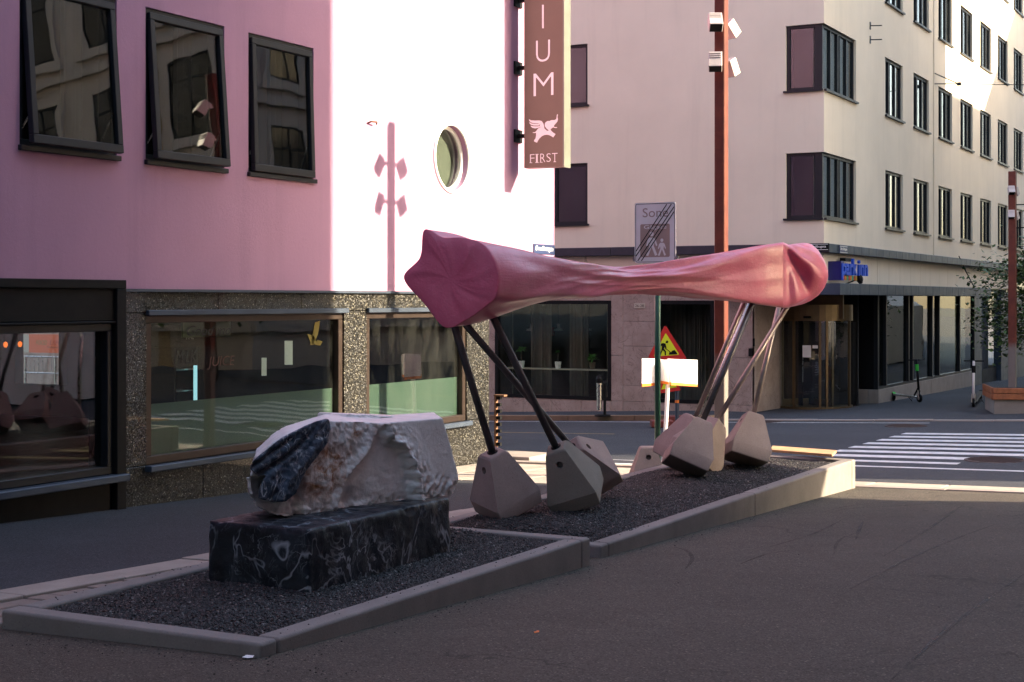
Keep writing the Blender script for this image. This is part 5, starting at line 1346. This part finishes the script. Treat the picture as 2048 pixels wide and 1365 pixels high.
outl = [(503, 985), (500, 950), (512, 915), (545, 885), (572, 868), (655, 842), (752, 846), (885, 837), (902, 895), (918, 957), (905, 990), (840, 1006), (770, 1018), (700, 1029), (640, 1033), (590, 1034), (550, 1030), (520, 1015)]
mb = MB(); pts = [onF(x, y) for x, y in outl]
inset = []
cen = sum(pts, Vector())/len(pts)
vd = ray(560, 930); vd.z = 0; mb.prism(pts, vd*.62)
bk = [onF(x, y, -.30) for x, y in ((690, 870), (697, 829), (835, 834), (840, 870))]
mb.prism(bk, -n_*.32)
ob = mb.build('tmp', WMARB); co, no, Fs = remesh(ob, .0095, 2)
# projected survey coordinates of every vertex
rel = co-np.array(CAM); dd = rel@np.array(FW); PXv = CX+FPX*(rel@np.array(RT))/dd; PYv = CY-FPX*rel[:, 2]/dd
front = np.clip((no@np.array(n_)-.2)/.5, 0, 1)
def seg_d(px, py, pl):
    best = np.full(len(px), 1e9); side = np.zeros(len(px))
    for (x0, y0), (x1, y1) in zip(pl[:-1], pl[1:]):
        t_ = np.clip(((px-x0)*(x1-x0)+(py-y0)*(y1-y0))/((x1-x0)**2+(y1-y0)**2), 0, 1)
        d = np.hypot(px-x0-t_*(x1-x0), py-y0-t_*(y1-y0)); cr_ = (x1-x0)*(py-y0)-(y1-y0)*(px-x0)
        up = d < best; best = np.where(up, d, best); side = np.where(up, np.sign(cr_), side)
    return best, side
l1 = [(765, 840), (735, 905), (690, 960), (668, 1040)]       # rough crust | smooth hollow
l2 = [(764, 850), (775, 882), (800, 890), (815, 920), (826, 960), (832, 1010)]   # ridge
d1, s1 = seg_d(PXv, PYv, l1); d2, s2 = seg_d(PXv, PYv, l2)
left = s1 > 0      # left of l1
f6 = fbm(co, 7, 5); f18 = fbm(co, 20, 4, 3.); f12 = fbm(co, 13, 3, 7.); f40 = fbm(co, 42, 2, 11.)
off = np.zeros(len(co))
hollow = (~left) & (PXv < 838) & (s2 > 0)
off += np.where(left & (PXv > 560), .014*f6+.006*f18-.014*np.abs(f12)-.006*np.abs(f40)+.022*np.clip(1-d1/16, 0, 1), 0)
off += np.where(hollow, -.032*np.clip(d1/7, 0, 1)*np.clip(d2/9, 0, 1)+.004*f18+.002*f40, 0)
off += .045*np.exp(-(d2/8)**2)*(1+.9*f18)
rid = np.clip(1-d2/46, 0, 1)*(s2 < 0)
off += rid*(.028+.010*np.clip(.6+f6, 0, 1.5)*np.sin(d2*.62+4*f6+1.5*f12)+.014*f18+.006*f40)
off += np.where((~left) & (s2 < 0) & (rid <= 0), .002*f18, 0)
bot = np.clip((PYv-(1034-(PXv-590)*.125)+26)/26, 0, 1)
off += -bot*np.abs(.03*f6+.03*f18)
off += -.06*np.exp(-(((PXv-705)/14)**2+((PYv-1000)/22)**2))-.025*np.exp(-(((PXv-730)/12)**2+((PYv-990)/20)**2))
off += np.where(PXv < 592, .015*f6, 0)
off += -.10*np.clip((612-PXv)/10, 0, 1)*(PYv > 955)*(PXv < 612)*.5
co2 = co+np.array(n_)[None]*(off*front)[:, None]
top_ = np.clip((no[:, 2]-.5)*3, 0, 1)
side_ = (1-front)*(1-top_); co2 += no*(side_*(.012*f6+.006*f18))[:, None]
endm = front*(PXv > 845)*np.clip((PYv-945)/25, 0, 1)
co2 += np.array(n_)[None]*(endm*(.012*np.clip(.5+f12, 0, 1)*np.sin(PXv*.42+PYv*.2+f6*4)+.012*f18))[:, None]
ms = thing('white_marble_sculpture', 'carved white marble block with brown stains and dark stone cloth on the black plinth', 'sculpture', (-6.0, 8.9, ztop))
wo = raw_mesh('carved_block', co2, Fs, WMARB, ms, True)
stain = np.clip(1-np.hypot((PXv-640)/70, (PYv-945)/80), 0, 1)*1.6+np.clip(1-np.hypot((PXv-690)/50, (PYv-910)/30), 0, 1)+np.clip(1-np.hypot((PXv-715)/16, (PYv-865)/24), 0, 1)*1.2+np.clip(1-np.hypot((PXv-775)/14, (PYv-855)/12), 0, 1)
stain = np.clip(stain*left, 0, 1)*front
overlay = np.clip(np.where(s2 < 0, np.clip(np.sin(d2*.62+4*f6+1.5*f12+2.6)-.35, 0, 1)*rid*1.5*np.clip(.5+f6, 0, 1), 0)*.7+.8*bot*(PXv > 690)*np.clip(f18+.2, 0, 1)+endm*np.clip(np.sin(PXv*.42+PYv*.2+f6*4+3.1)-.3, 0, 1)*.7*np.clip(.5+f12, 0, 1), 0, .75)*front  # brown tone in the grooves and along the bottom edge
for nm, arr in (('stain', stain), ('overlay', overlay)):
    at_ = wo.data.attributes.new(nm, 'FLOAT', 'POINT'); at_.data.foreach_set('value', arr.astype(np.float32))
# dark stone cloth
cl_o = [(655, 838), (663, 852), (655, 885), (630, 918), (612, 942), (592, 985), (572, 1003), (548, 1006), (518, 998), (517, 980), (528, 958), (550, 940), (530, 950), (516, 952), (499, 938), (506, 922), (535, 898), (560, 878), (590, 862), (630, 843)]
mb = MB(); mb.prism([onF(x, y, .085) for x, y in cl_o], ray(560, 930)*.16)
ob = mb.build('tmp', CMARB); co, no, Fs = remesh(ob, .009, 2)
rel = co-np.array(CAM); dd = rel@np.array(FW); PXv = CX+FPX*(rel@np.array(RT))/dd; PYv = CY-FPX*rel[:, 2]/dd
fr_ = np.clip(no@np.array(n_), 0, 1)
fold = [(520, 952), (560, 925), (600, 895), (630, 862)]; df, sf = seg_d(PXv, PYv, fold)
fold2 = [(508, 935), (545, 908), (580, 880)]; dg_, _ = seg_d(PXv, PYv, fold2)
fold3 = [(560, 1000), (590, 945), (640, 885)]; dh_, _ = seg_d(PXv, PYv, fold3)
f6 = fbm(co, 9, 4); off = -.055*np.exp(-(df/5)**2)*np.clip((640-PXv)/60, 0, 1)-.025*np.exp(-(dg_/4)**2)+.02*np.exp(-(dh_/9)**2)+.012*f6-.012*np.abs(fbm(co, 16, 3, 2.))
co2 = co+np.array(n_)[None]*(off*fr_)[:, None]+no*(.004*f6)[:, None]
raw_mesh('dark_stone_cloth', co2, Fs, CMARB, ms, True)

# ================================================================== STREET AT RIGHT: scooters, bench, trees
def scooter(pf, pr, label, dark, scale=1.):
    """pf/pr: front and rear wheel contact points"""
    d = (pf-pr); d.z = 0; ln = d.length; d.normalize(); n = Vector((-d.y, d.x, 0)); up = Vector((0, 0, 1))
    r = thing('electric_scooter', label, 'scooter', pr, 'rental scooters parked by the hotel')
    wr = .115
    for p, nm in ((pf, 'front'), (pr, 'rear')):
        mb = MB(); mb.lathe([(wr*.5, -.03), (wr*.92, -.03), (wr, -.015), (wr, .015), (wr*.92, .03), (wr*.5, .03)], p+up*wr, 22, n); wo_ = mb.build('wheel', BLACK, r, smooth=False)
        mb = MB(); mb.lathe([(wr*.45, -.034), (wr*.45, .034)], p+up*wr, 14, n); mb.build('hub', BRUSH, wo_)
    mb = MB(); mb.obox((pf+pr)/2+up*.16-d*.02, d*(ln/2-.13), n*.075, up*.022); mb.build('deck', BRUSH if not dark else BLACK, r, bevel=.01, seg=1)
    mb = MB()
    for k in range(7):
        a0, a1 = math.radians(20+k*20), math.radians(40+k*20)
        P = lambda a, rr, s: pr+up*wr+(d*cos(a)+up*sin(a))*rr+n*s
        mb.hexa([P(a0, wr+.012, -.045), P(a1, wr+.012, -.045), P(a1, wr+.012, .045), P(a0, wr+.012, .045), P(a0, wr+.024, -.045), P(a1, wr+.024, -.045), P(a1, wr+.024, .045), P(a0, wr+.024, .045)])
    mb.build('rear_fender', LIMEG if not dark else BLACK, r)
    top = pf-d*.16+up*1.16
    mb = MB(); mb.tube([pf-d*.03+up*.2, top], .032, 10); mb.tube([pf-d*.28+up*.17, pf-d*.04+up*.42], .025, 8); mb.build('stem', BLACK if not dark else WHITE, r, smooth=True)
    mb = MB(); mb.tube([pf+n*.04+up*wr, pf-d*.03+n*.03+up*.34], .018, 8); mb.tube([pf-n*.04+up*wr, pf-d*.03-n*.03+up*.34], .018, 8); mb.build('fork', BRUSH, r)
    mb = MB(); mb.tube([top+n*.24-d*.05, top+n*.1, top-n*.1, top-n*.24-d*.05], .017, 8); mb.build('handlebar', BLACK, r)
    mb = MB(); mb.tube([pf-d*.135+up*.86, pf-d*.15+up*1.04], .05, 12); mb.build('battery_pack', LIMEG if not dark else BLACK, r)
    mb = MB(); mb.tube([(pf+pr)/2+n*.06+up*.14, (pf+pr)/2+n*.17+d*.05], .01, 6); mb.build('kickstand', BLACK, r)
    return r
def far(px, py): 
    q = onG(px, py, .02); return q
scooter(far(1839, 805), far(1786, 802), 'green and black rental scooter side-on before the hotel glass front', False)
scooter(far(1947, 815), far(1962, 798), 'dark rental scooter with white stem seen end-on further right', True)
q = onG(1986, 829, .02)
be = thing('planter_bench', 'wooden slatted planter box with soil on a concrete base at the right edge', 'planter box', (q.x, q.y, q.z)); ux, uy = Vector((.95, .3, 0)).normalized(), Vector((-.3, .95, 0)).normalized()
s = 37/3050
mb = MB(); mb.obox(q+ux*1.3+uy*.9+Vector((0, 0, 15*s)), ux*1.27, uy*.87, (0, 0, 15*s)); mb.build('concrete_base', CONC, be)
for k in range(2):
    mb = MB(); mb.obox(q+ux*1.3+uy*.0+Vector((0, 0, (33+11.5*k)*s)), ux*1.3, uy*.03, (0, 0, 5.4*s)); mb.build('slat', WOOD, be, bevel=.01, seg=1)
    mb = MB(); mb.obox(q+uy*.9+Vector((0, 0, (33+11.5*k)*s)), ux*.03, uy*.87, (0, 0, 5.4*s)); mb.build('slat', WOOD, be, bevel=.01, seg=1)
mb = MB(); mb.obox(q+ux*1.3+uy*.9+Vector((0, 0, 40*s)), ux*1.2, uy*.8, (0, 0, 4*s)); mb.build('soil', GRAV, be)
def tree(name, base, h, crown_c, crown_r, label, nleaf, size, limbs=7, seed=1, tr=.09):
    rg = np.random.default_rng(seed); r = thing(name, label, 'tree', base)
    mb = MB(); base = Vector(base); cc_ = Vector(crown_c)
    mb.tube([base-Vector((0, 0, .05)), base.lerp(cc_, .45)+Vector((.06, .03, 0)), cc_], [tr, tr*.75, tr*.35], 10); mb.build('trunk', BARK, r, smooth=True)
    ends = []
    mb = MB()
    for k in range(limbs):
        v = rg.normal(size=3); v /= np.linalg.norm(v); v[2] = abs(v[2])*.8-.25; e = cc_+Vector((v[0]*crown_r[0], v[1]*crown_r[1], v[2]*crown_r[2]))*.8
        s_ = base.lerp(cc_, .55+.4*rg.random()); mid = (s_+e)/2+Vector((0, 0, .12)); mb.tube([s_, mid, e], [tr*.4, tr*.25, tr*.08], 6); ends += [mid, e]
    mb.build('limb', BARK, r, smooth=True)
    cl_n = 46; cen_ = []
    for k in range(cl_n):
        v = rg.normal(size=3); v = v/np.linalg.norm(v)*rg.random()**.4; cen_.append((cc_.x+v[0]*crown_r[0], cc_.y+v[1]*crown_r[1], cc_.z+v[2]*crown_r[2]))
    cen_ = np.array(cen_+[tuple(e) for e in ends]); ci = rg.integers(0, len(cen_), nleaf)
    sp_ = np.array(crown_r)*.22; P = cen_[ci]+rg.normal(size=(nleaf, 3))*sp_*np.array([1, 1, .7])
    a = rg.uniform(0, 6.28, nleaf); tl = rg.uniform(-.9, .5, nleaf); L_ = size*rg.uniform(.7, 1.3, nleaf)
    d = np.stack([np.cos(a)*np.cos(tl), np.sin(a)*np.cos(tl), np.sin(tl)], 1); sd_ = np.stack([-np.sin(a), np.cos(a), rg.uniform(-.4, .4, nleaf)], 1)
    Vq = np.stack([P, P+d*(L_*.5)[:, None]+sd_*(L_*.32)[:, None], P+d*L_[:, None], P+d*(L_*.5)[:, None]-sd_*(L_*.32)[:, None]], 1).reshape(-1, 3)
    raw_mesh('crown', Vq, (np.arange(nleaf)[:, None]*4+np.arange(4)[None]), LEAF, r, kind='stuff')
    return r
b = onG(2085, 812, .02); tree('street_tree', (b.x, b.y, b.z), 5, (b.x+.1, b.y+.1, b.z+2.75), (1.5, 1.4, 1.7), 'small leafy street tree reaching in at the right edge beside the rusty pole', 11000, .125, seed=3)
tree('street_tree', (-5.6, 47, gz(-5.6, 47)), 6, (-5.6, 47, gz(-5.6, 47)+3.2), (1.6, 1.6, 2.0), 'leafy street tree behind the first one further down the street', 9000, .16, seed=5)
tree('street_tree', (-5.6, 56, gz(-5.6, 56)), 6, (-5.6, 56, gz(-5.6, 56)+3.2), (1.9, 1.9, 2.3), 'distant dark street tree closing the view at the right edge', 9000, .2, seed=6)

# ================================================================== THE STREET OUT OF VIEW (shade, light gaps, reflections)
def block(name, label, x0, x1, y0, y1, h, mat, face=None, cut=None):
    z0 = -3; r = thing(name, label, 'building', ((x0+x1)/2, (y0+y1)/2, z0))
    mb = MB()
    if cut:
        cx_, cy_, cz_ = cut
        mb.box(x0, x1, y0, cy_, z0, h); mb.box(x0, x1, cy_, y1, cz_, h); mb.box(cx_, x1, cy_+.001, y1, z0, cz_)
    else: mb.box(x0, x1, y0, y1, z0, h)
    mb.build('stone_wall', mat, r)
    return r
bS = block('opposite_building', 'pale stone office block with tall windows across the street, outside the picture', 5.0, 30, -40, 21.8, 23, STONE, cut=(9.8, 20.15, 5.25))
TS2 = lambda a, b, z: (5.0-b, a, z)
OPG = mk('opposite_dark_glass', (.012, .016, .02), .12, .1, 3, 0, 0)
def opp_window(T, par, a0, z0, w_, h_):
    f = MB(); frame(f, T, a0-.18, a0+w_+.18, z0-.18, z0+h_+.18, .2, .0, .07); tbox(f, T, a0-.3, a0+w_+.3, .0, .16, z0-.3, z0-.181); wn = f.build('window', STONE, par)
    f = MB(); frame(f, T, a0, a0+w_, z0, z0+h_, .09, .005, .05); tbox(f, T, a0+w_/2-.04, a0+w_/2+.04, .005, .05, z0+.09, z0+h_-.09); tbox(f, T, a0+.09, a0+w_-.09, .006, .045, z0+h_*.7, z0+h_*.7+.08); f.build('frame', BLACK, wn)
    f = MB(); tbox(f, T, a0+.02, a0+w_-.02, .002, .012, z0+.02, z0+h_-.02); f.build('pane', OPG, wn)
    return wn
ow = opp_window(TS2, bS, -8, 2.2, 1.6, 2.4)
for j in range(5):
    for i in range(10):
        if i or j: copy_tree(ow, bS, (0, 2.9*i, 3.7*j))
f = MB()
for z in (1.5, 5.2, 8.9, 12.6): tbox(f, TS2, -40, 21.7, .0, .22, z, z+.25)
f.build('string_course', STONE, bS)
BR = NT('yellow_brick'); bt = BR.N('ShaderNodeTexBrick'); bt.inputs['Scale'].default_value = 6; bt.inputs[1].default_value = (.4, .3, .17, 1); bt.inputs[2].default_value = (.33, .24, .13, 1); bt.inputs[3].default_value = (.15, .12, .09, 1)
mp = BR.N('ShaderNodeMapping'); mp.inputs['Rotation'].default_value = (0, PI/2, PI/2); BR.k(BR.tc(), mp.inputs[0]); BR.k(mp.outputs[0], bt.inputs[0]); BRICK = BR.fin(bt.outputs[0], .85)
f = MB()
for a in (-.9, 7.8, 16.5): tbox(f, TS2, a-5.15+5, a-5.15+6.1, .001, .03, 1.76, 19)
f.build('brick_pier', BRICK, bS)
bN = block('north_block', 'tall pale office block beyond the crossing, outside the picture', 6.0, 29, 36.7, 56.4, 24, STONE)
TN1 = lambda a, b, z: (a, 36.7-b, z); TN2 = lambda a, b, z: (6-b, a, z)
n1w = opp_window(TN1, bN, 6.9, 1.6, 1.7, 2.5); n2w = opp_window(TN2, bN, 37.6, 1.6, 1.7, 2.5)
for j in range(5):
    for i in range(7):
        if i or j: copy_tree(n1w, bN, (3.1*i, 0, 3.9*j))
    for i in range(6):
        if i or j: copy_tree(n2w, bN, (0, 3.1*i, 3.9*j))
f = MB()
for z in (.6, 4.7, 8.6, 12.5): tbox(f, TN1, 6, 29, .0, .2, z, z+.25); tbox(f, TN2, 36.6, 56, .0, .2, z, z+.25)
f.build('string_course', STONE, bN)
f = MB()
for a in (9.1, 15.3, 21.5): tbox(f, TN1, a, a+.6, .001, .04, -1, 24)
f.build('brick_pier', BRICK, bN)
rN = thing('gabled_block', 'pale building with a sloping roof further up the street, outside the picture', 'building', (14, 66, -3))
mb = MB(); mb.prism([(6, 56.5, -3), (6, 108, -3), (6, 108, 24), (6, 74, 24), (6, 62.6, 15.6), (6, 56.5, 15.6)], (18, 0, 0)); mb.build('stone_wall', STONE, rN)
for (lab, x0, x1, y0, y1, ez, rz) in (('white marquee tent added to shade the crossing, outside the picture', 2.4, 6.2, 23.3, 27.6, 3.1, 4.8), ('white marquee tent up the side street, seen in the hotel glass', -4.6, -.6, 66, 75, 2.6, 3.8)):  # the tent on the crossing is added to keep sun off the road
    z0 = gz((x0+x1)/2, (y0+y1)/2); r = thing('marquee_tent', lab, 'tent', ((x0+x1)/2, (y0+y1)/2, z0)); xm = (x0+x1)/2
    mb = MB(); mb.prism([(x0, y0, z0), (x1, y0, z0), (x1, y0, z0+ez), (xm, y0, z0+rz), (x0, y0, z0+ez)], (0, y1-y0, 0)); mb.build('fabric', TENT, r)
    mb = MB()
    for x in (x0-.03, x1+.03):
        for y in (y0-.03, y1+.03): mb.tube([(x, y, z0), (x, y, z0+ez)], .04, 8)
    mb.build('frame_pole', BRUSH, r)
tree('added_crossing_tree', (4.2, 29.4, gz(4.2, 29.4)), 6, (4.2, 29.4, gz(4.2, 29.4)+4.3), (2.2, 2.0, 2.4), 'leafy tree added on the crossing to shade the road, outside the picture', 5200, .3, seed=8, tr=.13)  # this tree and the next are added out of view to shade the road
tree('added_crossing_tree', (4.6, 33.2, gz(4.6, 33.2)), 6, (4.6, 33.2, gz(4.6, 33.2)+4.5), (2.2, 2.0, 2.6), 'second leafy tree added by the far kerb for shade, outside the picture', 5200, .3, seed=9, tr=.13)
# unseen trees added behind the camera to darken the near ground: they close the low southern sky
tb_ = tree('added_shade_tree', (-8.6, -5.5, gz(-8.6, -5.5)), 9, (-8.6, -5.5, gz(-8.6, -5.5)+5.6), (3.2, 3.0, 3.4), 'large unseen tree added for shade behind the photographer, nearest the pink wall', 7000, .42, seed=21, tr=.2)
for k, (x, y, lab) in enumerate(((-2.2, -6.5, 'large unseen tree added for shade behind the photographer, middle of the row'), (3.0, -4.0, 'large unseen tree added for shade behind the photographer, by the office block'), (-5.4, -12.0, 'large unseen tree added for shade behind the photographer, second row, pink side'), (1.0, -12.5, 'large unseen tree added for shade behind the photographer, second row, office side'))):
    c = copy_tree(tb_, None, (x+8.6, y+5.5, gz(x, y)-gz(-8.6, -5.5))); c['label'] = lab; c.rotation_euler = (0, 0, k*1.3)
for o in [o for o in S.objects if o.name.startswith('added_shade_tree')]: o['group'] = 'trees added for shade behind the photographer'
print('objects', len(bpy.data.objects), 'tris approx', sum(len(m.polygons) for m in bpy.data.meshes)*2)
